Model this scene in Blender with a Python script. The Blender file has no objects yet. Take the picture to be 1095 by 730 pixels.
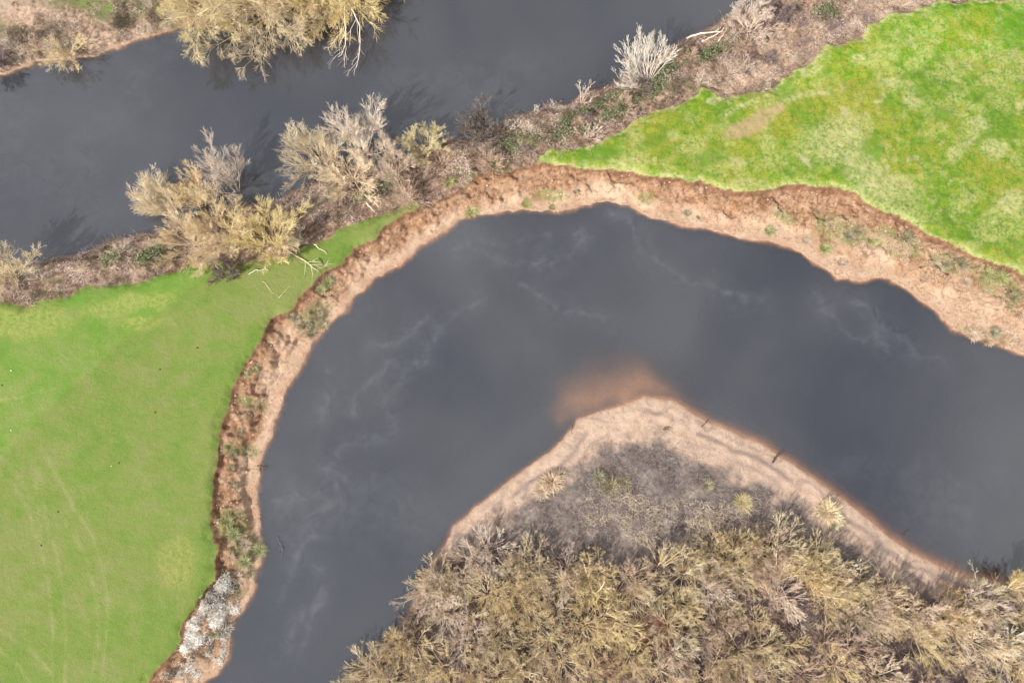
import bpy, math, random
import numpy as np
from mathutils import Vector

# ------------------------------------------------------------------ camera, light, exposure
SC = bpy.context.scene
CAM_H, PITCH, FPX = 100.0, math.radians(10.0), 730.0      # drone height, tilt from the vertical, focal length in photo pixels
cam_data = bpy.data.cameras.new('camera')
cam_data.sensor_width = 36.0
cam_data.lens = 36.0 * FPX / 1095.0
cam_data.clip_start, cam_data.clip_end = 1.0, 6000.0
cam = bpy.data.objects.new('camera', cam_data)
cam.location = (0, 0, CAM_H)
cam.rotation_euler = (PITCH, 0, 0)
SC.collection.objects.link(cam)
SC.camera = cam

SUN_EL = math.radians(39)
SUN_AZ = (-0.70, -0.71)                                   # the sun stands to the lower left of the picture
sd = bpy.data.lights.new('sun', 'SUN')
sd.energy, sd.angle, sd.color = 4.7, math.radians(0.7), (1.0, 0.955, 0.89)
sun = bpy.data.objects.new('sun', sd)
SC.collection.objects.link(sun)
_n = math.hypot(*SUN_AZ)
sun_dir = Vector((-SUN_AZ[0] / _n * math.cos(SUN_EL), -SUN_AZ[1] / _n * math.cos(SUN_EL), -math.sin(SUN_EL)))
sun.rotation_euler = sun_dir.to_track_quat('-Z', 'Y').to_euler()
sun.location = (-60, -60, 80)

world = bpy.data.worlds.new('World')
SC.world = world
world.use_nodes = True
wt = world.node_tree
wt.nodes.clear()
w_out = wt.nodes.new('ShaderNodeOutputWorld')
w_bg = wt.nodes.new('ShaderNodeBackground')
w_sky = wt.nodes.new('ShaderNodeTexSky')
w_sky.sky_type = 'NISHITA'
w_sky.sun_disc = False
w_sky.sun_elevation = SUN_EL
w_sky.sun_rotation = math.atan2(SUN_AZ[0], SUN_AZ[1])
w_sky.air_density, w_sky.dust_density = 1.0, 0.6
w_tc = wt.nodes.new('ShaderNodeTexCoord')
w_no = wt.nodes.new('ShaderNodeTexNoise')                 # broken cloud in the sky
w_no.inputs['Scale'].default_value = 3.6
w_no.inputs['Detail'].default_value = 4.0
w_no.inputs['Distortion'].default_value = 0.4
w_ra = wt.nodes.new('ShaderNodeMapRange')
w_ra.inputs['From Min'].default_value, w_ra.inputs['From Max'].default_value = 0.22, 0.70
w_mx = wt.nodes.new('ShaderNodeMix')
w_mx.data_type = 'RGBA'
w_mx.inputs[7].default_value = (9.6, 9.7, 10.0, 1)
wt.links.new(w_tc.outputs['Generated'], w_no.inputs['Vector'])
wt.links.new(w_no.outputs['Fac'], w_ra.inputs['Value'])
wt.links.new(w_ra.outputs['Result'], w_mx.inputs[0])
wt.links.new(w_sky.outputs['Color'], w_mx.inputs[6])
wt.links.new(w_mx.outputs[2], w_bg.inputs['Color'])
w_bg.inputs['Strength'].default_value = 0.085
wt.links.new(w_bg.outputs['Background'], w_out.inputs['Surface'])

SC.view_settings.view_transform = 'Standard'
SC.view_settings.look = 'None'
SC.view_settings.exposure = 0.72
SC.view_settings.gamma = 1.0
SC.view_settings.use_curve_mapping = False
SC.render.engine = 'CYCLES'
SC.cycles.max_bounces = 6
SC.cycles.transparent_max_bounces = 8

rng = np.random.default_rng(7)
random.seed(7)

# ------------------------------------------------------------------ plan of the place (photo survey -> metres on the ground)
CA, SA = math.cos(PITCH), math.sin(PITCH)


def ground(px, py, z=0.0):
    """a surveyed pixel of the photograph as a point of the ground at height z"""
    px, py = np.asarray(px, float), np.asarray(py, float)
    dx, dy = (px - 547.5) / FPX, -(py - 365.0) / FPX
    yy, zz = dy * CA + SA, dy * SA - CA
    t = (CAM_H - z) / (-zz)
    return dx * t, yy * t


def poly(pts, z=0.0):
    a = np.array(pts, float)
    x, y = ground(a[:, 0], a[:, 1], z)
    return np.stack([x, y], 1)


SOUTH_BANK = [(1500, 760), (1200, 655), (1095, 628), (1039, 618), (1023, 611), (997, 601), (971, 589), (945, 569), (927, 553), (901, 534),
              (875, 516), (849, 498), (833, 487), (815, 475), (787, 463), (756, 451), (740, 441), (726, 432), (709, 426), (690, 424), (665, 433),
              (640, 440), (618, 449), (605, 466), (592, 481), (566, 499), (540, 518), (511, 541), (486, 563), (473, 587), (455, 612),
              (448, 634), (433, 664), (412, 692), (390, 712), (372, 733), (330, 800), (300, 900)]
NORTH_SHORE = [(60, 900), (175, 790), (221, 730), (229, 719), (242, 696), (250, 671), (263, 649), (272, 627), (279, 606), (286, 585), (282, 566), (279, 550), (276, 527),
               (284, 485), (295, 451), (306, 420), (325, 381), (346, 358), (366, 333), (395, 305), (431, 279), (468, 250), (491, 233), (512, 228),
               (540, 225), (566, 227), (589, 225), (626, 218), (654, 216), (673, 220), (688, 229), (722, 236), (748, 242), (790, 250), (818, 258), (836, 262),
               (859, 268), (877, 281), (896, 300), (916, 297), (940, 298), (961, 307), (982, 322), (1002, 333), (1020, 352), (1036, 359), (1062, 367),
               (1095, 379), (1200, 412), (1500, 520)]
P_LOWER = poly(SOUTH_BANK + NORTH_SHORE)                           # the bend
P_BAR = poly(SOUTH_BANK + [(300, 1400), (1800, 1400), (1800, 800)])  # land inside the bend
UP_SOUTH = [(-500, 420), (-150, 330), (0, 292), (50, 280), (62, 277), (88, 270), (112, 261), (146, 254), (166, 250), (190, 243), (225, 232), (262, 222), (300, 213),
            (318, 206), (340, 194), (372, 186), (405, 178), (437, 166), (463, 154), (478, 148), (504, 150), (525, 138), (540, 131), (556, 127), (574, 118), (610, 112),
            (634, 98), (652, 94), (680, 76), (705, 62), (720, 52), (733, 43), (774, 23), (800, 8), (811, 0), (850, -40), (930, -120), (1100, -260)]
UP_NORTH = [(700, -420), (520, -160), (430, -50), (380, -22), (330, -2), (280, 10), (230, 20), (205, 26), (182, 34), (156, 40), (127, 49), (101, 60), (75, 63), (52, 63), (34, 69), (10, 77), (0, 80),
            (-150, 110), (-500, 200)]
P_UPPER = poly(UP_SOUTH + UP_NORTH)
P_NORTH = poly(UP_NORTH + [(-800, 200), (-800, -600), (700, -600)])
L_TOP = [(-700, 420), (-150, 345), (0, 322), (26, 326), (65, 319), (86, 307), (114, 305), (140, 302), (169, 293), (208, 283), (229, 281), (250, 283), (283, 279), (312, 268),
         (338, 258), (366, 244), (392, 233), (423, 223), (450, 215)]
L_RIM = [(447, 223), (431, 228), (416, 240), (400, 252), (379, 263), (374, 271), (364, 283), (345, 292), (332, 304), (314, 326), (288, 341), (283, 354),
         (276, 365), (263, 389), (247, 420), (237, 451), (233, 477), (229, 506), (224, 537), (223, 555), (224, 569), (230, 589), (229, 610), (224, 628), (208, 652),
         (195, 670), (185, 696), (169, 714), (156, 730), (90, 800), (-60, 900), (-700, 1000)]
P_LEFT = poly(L_TOP + L_RIM, 2.4)
R_TOP = [(574, 172), (580, 165), (589, 157), (626, 155), (645, 148), (665, 139), (681, 127), (701, 117), (735, 107), (748, 99), (753, 91), (769, 101), (774, 104), (800, 97), (816, 95),
         (831, 97), (838, 81), (862, 70), (885, 48), (924, 39), (929, 23), (976, 10), (1002, 3), (1040, -2), (1100, -3), (1500, -40)]
R_RIM = [(1500, 480), (1200, 345), (1095, 292), (1049, 274), (1023, 263), (995, 250), (974, 235), (945, 227), (927, 214), (911, 203), (877, 198), (844, 194),
         (815, 202), (790, 205), (769, 201), (748, 193), (707, 190), (686, 185), (654, 180), (618, 178)]
P_RIGHT = poly(R_TOP + R_RIM, 2.6)
SC_LOW = [(1500, 60), (1095, 30), (960, 60), (850, 130), (760, 140), (660, 165), (600, 172), (574, 178), (540, 184), (512, 186), (499, 197), (478, 212), (457, 222), (430, 226),
          (338, 275), (250, 300), (170, 305), (114, 320), (26, 340), (-100, 360), (-500, 450)]
SC_UP = [(-500, 430), (-100, 325), (0, 299), (50, 288), (90, 279), (146, 263), (185, 256), (230, 243), (280, 231), (320, 216), (350, 202), (400, 190), (440, 178),
         (478, 160), (504, 160), (545, 139), (575, 127), (612, 121), (655, 103), (700, 82), (725, 60), (760, 42), (800, 20), (830, -10), (900, -70), (1100, -200), (1500, -200)]
P_SCRUB = poly(SC_UP + SC_LOW, 1.8)
P_LITTER = poly([(462, 612), (488, 584), (518, 564), (552, 541), (588, 520), (612, 505), (630, 490), (665, 477), (701, 474), (732, 483), (763, 499), (800, 517),
                 (838, 534), (875, 556), (915, 582), (960, 611), (1005, 636), (1030, 640), (1095, 640), (1200, 680), (1800, 1400), (300, 1400), (330, 800), (400, 700), (440, 650)], 0.8)
P_LENS = poly([(588, 478), (562, 445), (568, 395), (598, 346), (650, 332), (704, 360), (738, 396), (760, 432), (762, 452), (700, 445), (640, 465)])

THICKET = poly([(436, 634), (455, 616), (475, 606), (500, 598), (525, 588), (560, 590), (600, 602), (640, 610), (690, 612), (735, 594), (780, 584), (830, 580), (868, 596), (900, 616), (945, 634),
                (1000, 652), (1040, 642), (1085, 626), (1180, 664), (1180, 800), (310, 800), (352, 745), (384, 716), (406, 688)], 0.9)

# ------------------------------------------------------------------ numpy helpers
_T = np.random.default_rng(3).random((256, 256)).astype(np.float32)


def vnoise(x, y):
    xi, yi = np.floor(x).astype(np.int64), np.floor(y).astype(np.int64)
    fx, fy = (x - xi).astype(np.float32), (y - yi).astype(np.float32)
    fx, fy = fx * fx * (3 - 2 * fx), fy * fy * (3 - 2 * fy)
    a, b = _T[xi & 255, yi & 255], _T[(xi + 1) & 255, yi & 255]
    c, d = _T[xi & 255, (yi + 1) & 255], _T[(xi + 1) & 255, (yi + 1) & 255]
    return (a * (1 - fx) + b * fx) * (1 - fy) + (c * (1 - fx) + d * fx) * fy


def fbm(x, y, scale, octv=4, seed=0.0, gain=0.5):
    s, amp, tot = 0.0, 1.0, 0.0
    fx, fy = x / scale + seed * 17.3, y / scale + seed * 9.1
    for i in range(octv):
        s = s + amp * vnoise(fx + i * 31.7, fy + i * 11.3)
        tot += amp
        amp *= gain
        ca, sa = 1.6 * 2 * 0.5 * 1.25, 1.2
        fx, fy = fx * ca - fy * sa, fx * sa + fy * ca
    return s / tot


def sstep(a, b, x):
    t = np.clip((x - a) / (b - a), 0, 1)
    return t * t * (3 - 2 * t)


class Field:
    """signed distance (positive outside) to a polygon, or distance to an open line, looked up anywhere"""
    X0, Y0, X1, Y1, ST = -125.0, -75.0, 125.0, 135.0, 0.5
    gx = np.arange(X0, X1 + ST, ST)
    gy = np.arange(Y0, Y1 + ST, ST)
    GX, GY = np.meshgrid(gx, gy, indexing='ij')

    def __init__(self, P, closed=True):
        X, Y = self.GX, self.GY
        d2 = np.full(X.shape, 1e12)
        ins = np.zeros(X.shape, bool)
        n = len(P)
        for i in range(n if closed else n - 1):
            ax, ay = P[i]
            bx, by = P[(i + 1) % n]
            ex, ey = bx - ax, by - ay
            L2 = ex * ex + ey * ey + 1e-9
            t = np.clip(((X - ax) * ex + (Y - ay) * ey) / L2, 0, 1)
            d2 = np.minimum(d2, (X - ax - t * ex) ** 2 + (Y - ay - t * ey) ** 2)
            if closed and ay != by:
                c = ((ay > Y) != (by > Y)) & (X < ex * (Y - ay) / (by - ay) + ax)
                ins ^= c
        d = np.sqrt(d2)
        self.D = np.where(ins, -d, d).astype(np.float32) if closed else d.astype(np.float32)

    def __call__(self, x, y):
        u = np.clip((x - self.X0) / self.ST, 0, len(self.gx) - 1.001)
        v = np.clip((y - self.Y0) / self.ST, 0, len(self.gy) - 1.001)
        i, j = u.astype(int), v.astype(int)
        fu, fv = (u - i), (v - j)
        D = self.D
        return (D[i, j] * (1 - fu) + D[i + 1, j] * fu) * (1 - fv) + (D[i, j + 1] * (1 - fu) + D[i + 1, j + 1] * fu) * fv


F_lower, F_upper, F_bar, F_north = Field(P_LOWER), Field(P_UPPER), Field(P_BAR), Field(P_NORTH)
F_left, F_right, F_scrub, F_litter, F_lens = Field(P_LEFT), Field(P_RIGHT), Field(P_SCRUB), Field(P_LITTER), Field(P_LENS)

F_th = Field(THICKET)

MOUNDS = [(*ground(224, 645, 1.0), 2.6, 1.1), (*ground(212, 668, 1.0), 2.0, 0.5), (*ground(240, 655, 1.0), 2.0, 0.5)]


def survey(x, y):
    """all distances at once, with small natural wobble on the edges"""
    wx = x + (fbm(x, y, 2.2, 3, 1) - 0.5) * 1.3
    wy = y + (fbm(x, y, 2.2, 3, 2) - 0.5) * 1.3
    sx = x + (fbm(x, y, 1.4, 3, 3) - 0.5) * 0.55
    sy = y + (fbm(x, y, 1.4, 3, 4) - 0.5) * 0.55
    er = sstep(3.0, 8.0, F_bar(x, y)) * 1.0
    sx = sx + er * ((fbm(x, y, 0.9, 2, 38) - 0.5) * 0.5 + (fbm(x, y, 4.5, 2, 40) - 0.5) * 1.6)
    sy = sy + er * ((fbm(x, y, 0.9, 2, 39) - 0.5) * 0.5 + (fbm(x, y, 4.5, 2, 41) - 0.5) * 1.6)
    S = dict(low=F_lower(sx, sy), up=F_upper(wx, wy), bar=F_bar(sx, sy), north=F_north(wx, wy), L=F_left(wx, wy), R=F_right(wx, wy),
             sc=F_scrub(wx, wy), lit=F_litter(x + (fbm(x, y, 4, 3, 5) - 0.5) * 3.5, y + (fbm(x, y, 4, 3, 6) - 0.5) * 3.5),
             lens=F_lens(x, y))
    S['W'] = np.minimum(S['low'], S['up'])
    S['F'] = np.minimum(np.minimum(S['L'], S['R']), S['sc'])
    return S


def height(x, y, S=None):
    x, y = np.asarray(x, float), np.asarray(y, float)
    S = S or survey(x, y)
    dW, dF = S['W'], np.maximum(S['F'], 0)
    rough = fbm(x, y, 1.3, 4, 7)
    lump = fbm(x, y, 3.2, 3, 8)
    # plateau
    wl, wr = sstep(1.5, -1.5, S['L']), sstep(1.5, -1.5, S['R'])
    hp = 1.75 + 1.5 * (lump - 0.5) + (rough - 0.5) * 0.7
    hp = hp * (1 - wl) + wl * (2.4 + (fbm(x, y, 14, 3, 9) - 0.5) * 0.3 + (fbm(x, y, 0.7, 2, 10) - 0.5) * 0.05)
    hp = hp * (1 - wr) + wr * (2.55 + (fbm(x, y, 9, 4, 11) - 0.5) * 0.7 + (fbm(x, y, 0.9, 3, 12) - 0.5) * 0.26)
    # eroded outer bank: slope, slumped blocks, then the cut face
    t = np.clip(dW / (dW + dF + 1e-3), 0, 1)
    S['t'] = t
    slump = sstep(0.5, 0.57, fbm(x, y, 3.0, 3, 13)) * 0.30 + sstep(0.56, 0.60, fbm(x, y, 1.1, 3, 14)) * 0.14
    hb = 0.05 + 1.15 * t ** 1.1 + slump * sstep(0.12, 0.45, t) * 1.25 + 0.5 * (lump - 0.5) * sstep(0.2, 0.5, t) + (rough - 0.5) * (0.10 * sstep(0.02, 0.3, t) + 0.30 * sstep(0.4, 0.8, t))
    tn = t + (fbm(x, y, 3.5, 4, 42) - 0.5) * 0.75
    br = sstep(0.38, 0.52, fbm(x, y, 5, 2, 43))
    hb = hb + 0.42 * sstep(0.36, 0.40, tn) * br + 0.40 * sstep(0.62, 0.66, tn) * (1 - 0.6 * br) - 0.25
    hb = np.maximum(hb, 0.04 + 0.25 * t)
    cut = 1 - sstep(0.0, 0.7, dF + (fbm(x, y, 1.2, 3, 16) - 0.5) * 0.9 * sstep(0.0, 0.3, dF))
    h = hb * (1 - cut) + hp * cut
    # the narrow shore under the scrub
    h = np.minimum(h, 0.04 + np.maximum(dW, 0) * 1.6 + (rough - 0.5) * 0.12)
    for mx_, my_, mr_, mh_ in MOUNDS:                         # flood debris heaped against the bank
        h = h + mh_ * np.exp(-((x - mx_) ** 2 + (y - my_) ** 2) / mr_ ** 2) * (S['L'] > 0) * sstep(0.0, 2.0, dW)
    # inside the bend: a gentle bar with low storm berms
    dl = np.maximum(S['low'], 0)
    q = dl + (fbm(x, y, 7, 3, 15) - 0.5) * 1.4
    berm = 0.05 * np.exp(-((q - 1.3) / 0.35) ** 2) + 0.05 * np.exp(-((q - 2.6) / 0.5) ** 2)
    hi = 0.03 + 1.5 * (1 - np.exp(-dl / 13)) + berm + (rough - 0.5) * 0.12 * sstep(0.5, 3, dl) + (lump - 0.5) * 0.6 * sstep(3, 9, dl)
    h = np.where(S['bar'] < 0, hi, h)
    du = np.maximum(S['up'], 0)
    hn = 0.03 + 1.9 * (1 - np.exp(-du / 2.5)) + (rough - 0.5) * 0.4 * sstep(0.2, 2, du)
    h = np.where(S['north'] < 0, hn, h)
    # river bed
    din = np.maximum(-dW, 0)
    dbar = np.maximum(S['bar'], 0)
    lens = sstep(0.8, -2.2, S['lens'])
    near_bar = dbar - din < 0.6
    east = sstep(6.0, 18.0, x)                                # the beach shelves more gently on its right side
    dep = np.where(near_bar, (0.85 - 0.55 * east) * dbar + 0.05 * dbar ** 2, 0.55 * din + 0.40 * din ** 2)
    fan = 0.05 + 0.040 * dbar + 0.004 * dbar ** 2 + 0.95 * sstep(-6.5, 1.2, S['lens'] + (fbm(x, y, 6, 3, 37) - 0.5) * 4.0) ** 1.4
    dep = np.where(S['lens'] < 1.0, np.minimum(dep, fan), dep)
    dep = np.minimum(dep, 2.6)
    return np.where(dW < 0, -dep - 0.01, np.maximum(h, 0.02 + 0.25 * np.clip(dW, 0, 0.15)))


def mesh_from(name, V, F, smooth=True):
    V, F = np.asarray(V, np.float32), np.asarray(F, np.int32)
    me = bpy.data.meshes.new(name)
    k = F.shape[1]
    me.vertices.add(len(V))
    me.vertices.foreach_set('co', V.ravel())
    me.loops.add(F.size)
    me.loops.foreach_set('vertex_index', F.ravel())
    me.polygons.add(len(F))
    me.polygons.foreach_set('loop_start', np.arange(0, F.size, k, dtype=np.int32))
    if smooth:
        me.polygons.foreach_set('use_smooth', np.ones(len(F), bool))
    me.update(calc_edges=True)
    return me


def obj(name, me, mat=None, parent=None, label=None, cat=None, group=None, kind=None):
    o = bpy.data.objects.new(name, me)
    SC.collection.objects.link(o)
    if mat and me and not me.materials:
        me.materials.append(mat)
    if parent:
        o.parent = parent
    for k, v in (('label', label), ('category', cat), ('group', group), ('kind', kind)):
        if v:
            o[k] = v
    return o


def attr(me, name, rgba):
    a = me.attributes.new(name, 'FLOAT_COLOR', 'POINT')
    a.data.foreach_set('color', np.asarray(rgba, np.float32).ravel())


# ------------------------------------------------------------------ node helpers
class NT:
    def __init__(self, name):
        self.m = bpy.data.materials.new(name)
        self.m.use_nodes = True
        self.t = self.m.node_tree
        self.t.nodes.clear()
        self.out = self.t.nodes.new('ShaderNodeOutputMaterial')
        self.pos = self.t.nodes.new('ShaderNodeNewGeometry').outputs['Position']

    def set(self, sock, v):
        if hasattr(v, 'links') or isinstance(v, bpy.types.NodeSocket):
            self.t.links.new(v, sock)
        elif isinstance(v, (tuple, list)) and len(v) == 3 and sock.type == 'RGBA':
            sock.default_value = (*v, 1)
        else:
            sock.default_value = v

    def noise(self, scale, detail=4, rough=0.55, dist=0.0, vec=None):
        n = self.t.nodes.new('ShaderNodeTexNoise')
        for k, v in (('Scale', scale), ('Detail', detail), ('Roughness', rough), ('Distortion', dist)):
            n.inputs[k].default_value = v
        self.set(n.inputs['Vector'], vec or self.pos)
        return n.outputs['Fac']

    def rng(self, v, a, b, c=0.0, d=1.0):
        n = self.t.nodes.new('ShaderNodeMapRange')
        for k, x in zip(('Value', 'From Min', 'From Max', 'To Min', 'To Max'), (v, a, b, c, d)):
            self.set(n.inputs[k], x)
        return n.outputs['Result']

    def mix(self, f, a, b, mode='MIX'):
        n = self.t.nodes.new('ShaderNodeMix')
        n.data_type, n.blend_type = 'RGBA', mode
        self.set(n.inputs[0], f)
        self.set(n.inputs[6], a)
        self.set(n.inputs[7], b)
        return n.outputs[2]

    def math(self, op, a, b=0.0, c=0.0):
        n = self.t.nodes.new('ShaderNodeMath')
        n.operation = op
        for i, v in enumerate((a, b, c)):
            self.set(n.inputs[i], v)
        return n.outputs[0]

    def ramp(self, f, stops):
        n = self.t.nodes.new('ShaderNodeValToRGB')
        e = n.color_ramp.elements
        while len(e) < len(stops):
            e.new(0.5)
        for el, (p, c) in zip(e, stops):
            el.position, el.color = p, (*c, 1)
        self.set(n.inputs['Fac'], f)
        return n.outputs['Color']

    def attr(self, name):
        n = self.t.nodes.new('ShaderNodeAttribute')
        n.attribute_name = name
        s = self.t.nodes.new('ShaderNodeSeparateColor')
        self.t.links.new(n.outputs['Color'], s.inputs['Color'])
        return s.outputs[0], s.outputs[1], s.outputs[2], n.outputs['Alpha']

    def bump(self, h, strength, dist):
        n = self.t.nodes.new('ShaderNodeBump')
        n.inputs['Strength'].default_value = strength
        n.inputs['Distance'].default_value = dist
        self.set(n.inputs['Height'], h)
        return n.outputs['Normal']

    def bsdf(self, col, rough=0.9, normal=None, spec=0.2, trans=None):
        n = self.t.nodes.new('ShaderNodeBsdfPrincipled')
        self.set(n.inputs['Base Color'], col)
        self.set(n.inputs['Roughness'], rough)
        self.set(n.inputs['Specular IOR Level'], spec)
        if normal:
            self.set(n.inputs['Normal'], normal)
        return n.outputs['BSDF']

    def done(self, sh):
        self.t.links.new(sh, self.out.inputs['Surface'])
        return self.m


# ------------------------------------------------------------------ materials of the land and the water
def land_material():
    m = NT('land')
    gl, gr, bank, bar = m.attr('zone_a')
    lit, scr, cut, wet = m.attr('zone_b')
    green, track, bare, red = m.attr('zone_c')
    upper, thick, sub, _ = m.attr('zone_d')
    big, mid, sm, fine = m.noise(0.07, 4), m.noise(0.35, 5, 0.6), m.noise(1.6, 5, 0.65), m.noise(7.0, 3, 0.7)
    mid2 = m.noise(0.55, 6, 0.68, 0.6)
    streak = m.noise(0.9, 5, 0.7, 1.2)
    # eroded bank soil
    c = m.ramp(m.mix(0.35, mid, streak), [(0.30, (0.25, 0.145, 0.09)), (0.45, (0.375, 0.245, 0.16)), (0.56, (0.43, 0.30, 0.205)), (0.70, (0.47, 0.345, 0.245))])
    c = m.mix(m.rng(sm, 0.53, 0.64, 0, 0.75), c, (0.225, 0.135, 0.082))
    c = m.mix(m.rng(mid2, 0.55, 0.66, 0, 0.7), c, (0.30, 0.225, 0.14))
    c = m.mix(m.math('MULTIPLY', upper, m.rng(streak, 0.34, 0.54)), c, m.ramp(sm, [(0.32, (0.11, 0.055, 0.029)), (0.5, (0.225, 0.12, 0.064)), (0.7, (0.33, 0.195, 0.11))]))
    c = m.mix(m.rng(fine, 0.58, 0.75, 0, 0.5), c, (0.13, 0.075, 0.048))
    c = m.mix(m.math('MULTIPLY', green, m.rng(sm, 0.38, 0.58)), c, m.ramp(fine, [(0.3, (0.10, 0.11, 0.035)), (0.7, (0.21, 0.22, 0.09))]))
    # bar sand
    cb = m.ramp(mid2, [(0.34, (0.28, 0.195, 0.145)), (0.5, (0.395, 0.28, 0.205)), (0.66, (0.46, 0.335, 0.245))])
    cb = m.mix(m.rng(fine, 0.5, 0.8, 0, 0.35), cb, (0.25, 0.18, 0.13))
    cb = m.mix(m.rng(sm, 0.54, 0.68, 0, 0.55), cb, (0.22, 0.165, 0.14))
    cb = m.mix(m.math('MULTIPLY', upper, m.rng(mid2, 0.3, 0.55, 0.3, 1.0)), cb, m.ramp(fine, [(0.3, (0.11, 0.082, 0.074)), (0.6, (0.255, 0.19, 0.155))]))
    c = m.mix(bar, c, cb)
    c = m.mix(sub, c, m.ramp(mid, [(0.35, (0.40, 0.225, 0.13)), (0.65, (0.47, 0.27, 0.16))]))
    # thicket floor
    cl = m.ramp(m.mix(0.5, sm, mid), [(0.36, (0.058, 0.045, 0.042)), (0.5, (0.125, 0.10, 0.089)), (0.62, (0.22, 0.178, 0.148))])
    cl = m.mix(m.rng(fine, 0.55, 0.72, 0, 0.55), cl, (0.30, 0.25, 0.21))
    cl = m.mix(m.math('MULTIPLY', thick, 0.85), cl, m.ramp(mid2, [(0.40, (0.042, 0.028, 0.028)), (0.54, (0.095, 0.064, 0.058)), (0.63, (0.21, 0.14, 0.10)), (0.72, (0.30, 0.205, 0.14))]))  # shade between the shrubs painted as a darker floor; tan spots are sand
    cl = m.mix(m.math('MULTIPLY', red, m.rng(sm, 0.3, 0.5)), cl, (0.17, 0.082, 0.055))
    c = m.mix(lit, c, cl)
    # scrub floor
    cs = m.ramp(sm, [(0.34, (0.075, 0.045, 0.032)), (0.5, (0.21, 0.135, 0.095)), (0.66, (0.35, 0.25, 0.18))])
    cs = m.mix(m.math('MULTIPLY', green, m.rng(sm, 0.4, 0.55)), cs, (0.10, 0.16, 0.03))
    cs = m.mix(m.rng(mid, 0.52, 0.62, 0, 0.8), cs, (0.36, 0.265, 0.19))
    cs = m.mix(m.rng(m.noise(0.23, 4, 0.6), 0.54, 0.62, 0, 0.7), cs, (0.12, 0.115, 0.055))
    cs = m.mix(m.math('MULTIPLY', bare, m.rng(fine, 0.2, 0.5, 0.4, 1.0)), cs, m.ramp(sm, [(0.34, (0.24, 0.155, 0.105)), (0.6, (0.43, 0.31, 0.22))]))
    c = m.mix(scr, c, cs)
    # short grazed field
    a = m.ramp(m.mix(0.5, big, mid), [(0.40, (0.088, 0.185, 0.022)), (0.48, (0.122, 0.196, 0.034)), (0.57, (0.172, 0.202, 0.062))])
    a = m.mix(m.rng(sm, 0.35, 0.7, 0, 0.5), a, (0.105, 0.19, 0.022))
    a = m.mix(m.rng(fine, 0.42, 0.72, 0, 0.5), a, (0.205, 0.225, 0.080))
    a = m.mix(m.math('MULTIPLY', track, m.rng(mid, 0.36, 0.6, 0.12, 0.6)), a, (0.255, 0.26, 0.105))
    a = m.mix(m.math('MULTIPLY', bare, m.rng(sm, 0.35, 0.6, 0.0, 0.9)), a, (0.235, 0.25, 0.065))
    a = m.mix(m.rng(m.noise(4.0, 4, 0.75), 0.5, 0.68, 0, 0.55), a, (0.095, 0.155, 0.026))
    c = m.mix(gl, c, a)
    # rough tufted field
    wide, tuft, clump = m.noise(0.10, 3, 0.5), m.noise(3.4, 3, 0.6), m.noise(0.8, 4, 0.6)
    b = m.ramp(m.mix(0.5, clump, wide), [(0.38, (0.072, 0.170, 0.012)), (0.46, (0.112, 0.215, 0.014)), (0.53, (0.175, 0.225, 0.019)), (0.60, (0.225, 0.240, 0.030))])
    b = m.mix(m.rng(tuft, 0.50, 0.66, 0, 0.7), b, (0.062, 0.125, 0.010))
    dry = m.math('MULTIPLY', m.rng(m.mix(0.5, m.noise(0.17, 4, 0.6), mid), 0.47, 0.56), m.rng(m.noise(2.2, 4, 0.7), 0.38, 0.56))
    b = m.mix(m.math('MULTIPLY', dry, 0.62), b, (0.35, 0.35, 0.135))
    b = m.mix(m.rng(m.noise(0.30, 4, 0.6), 0.62, 0.70, 0, 0.6), b, (0.40, 0.37, 0.20))
    b = m.mix(m.math('MULTIPLY', bare, m.rng(sm, 0.25, 0.5)), b, (0.31, 0.235, 0.115))
    b = m.mix(m.math('MULTIPLY', green, m.rng(sm, 0.3, 0.6, 0.2, 0.8)), b, (0.075, 0.185, 0.012))
    b = m.mix(m.math('MULTIPLY', track, m.rng(m.mix(0.5, sm, m.noise(2.5, 4, 0.7)), 0.40, 0.56, 0.0, 0.9)), b, (0.40, 0.385, 0.18))
    c = m.mix(gr, c, b)
    # cut earth, damp shore
    c = m.mix(m.math('MULTIPLY', cut, m.rng(mid2, 0.3, 0.5, 0.6, 1.0)), c, m.ramp(sm, [(0.3, (0.085, 0.042, 0.025)), (0.7, (0.21, 0.108, 0.06))]))
    c = m.mix(m.math('MULTIPLY', wet, 0.6), c, (0.27, 0.175, 0.12))
    hgt = m.math('ADD', m.math('MULTIPLY', sm, 0.6), m.math('MULTIPLY', fine, 0.5))
    return m.done(m.bsdf(c, 0.92, m.bump(hgt, 0.8, 0.25), 0.12))


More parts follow.
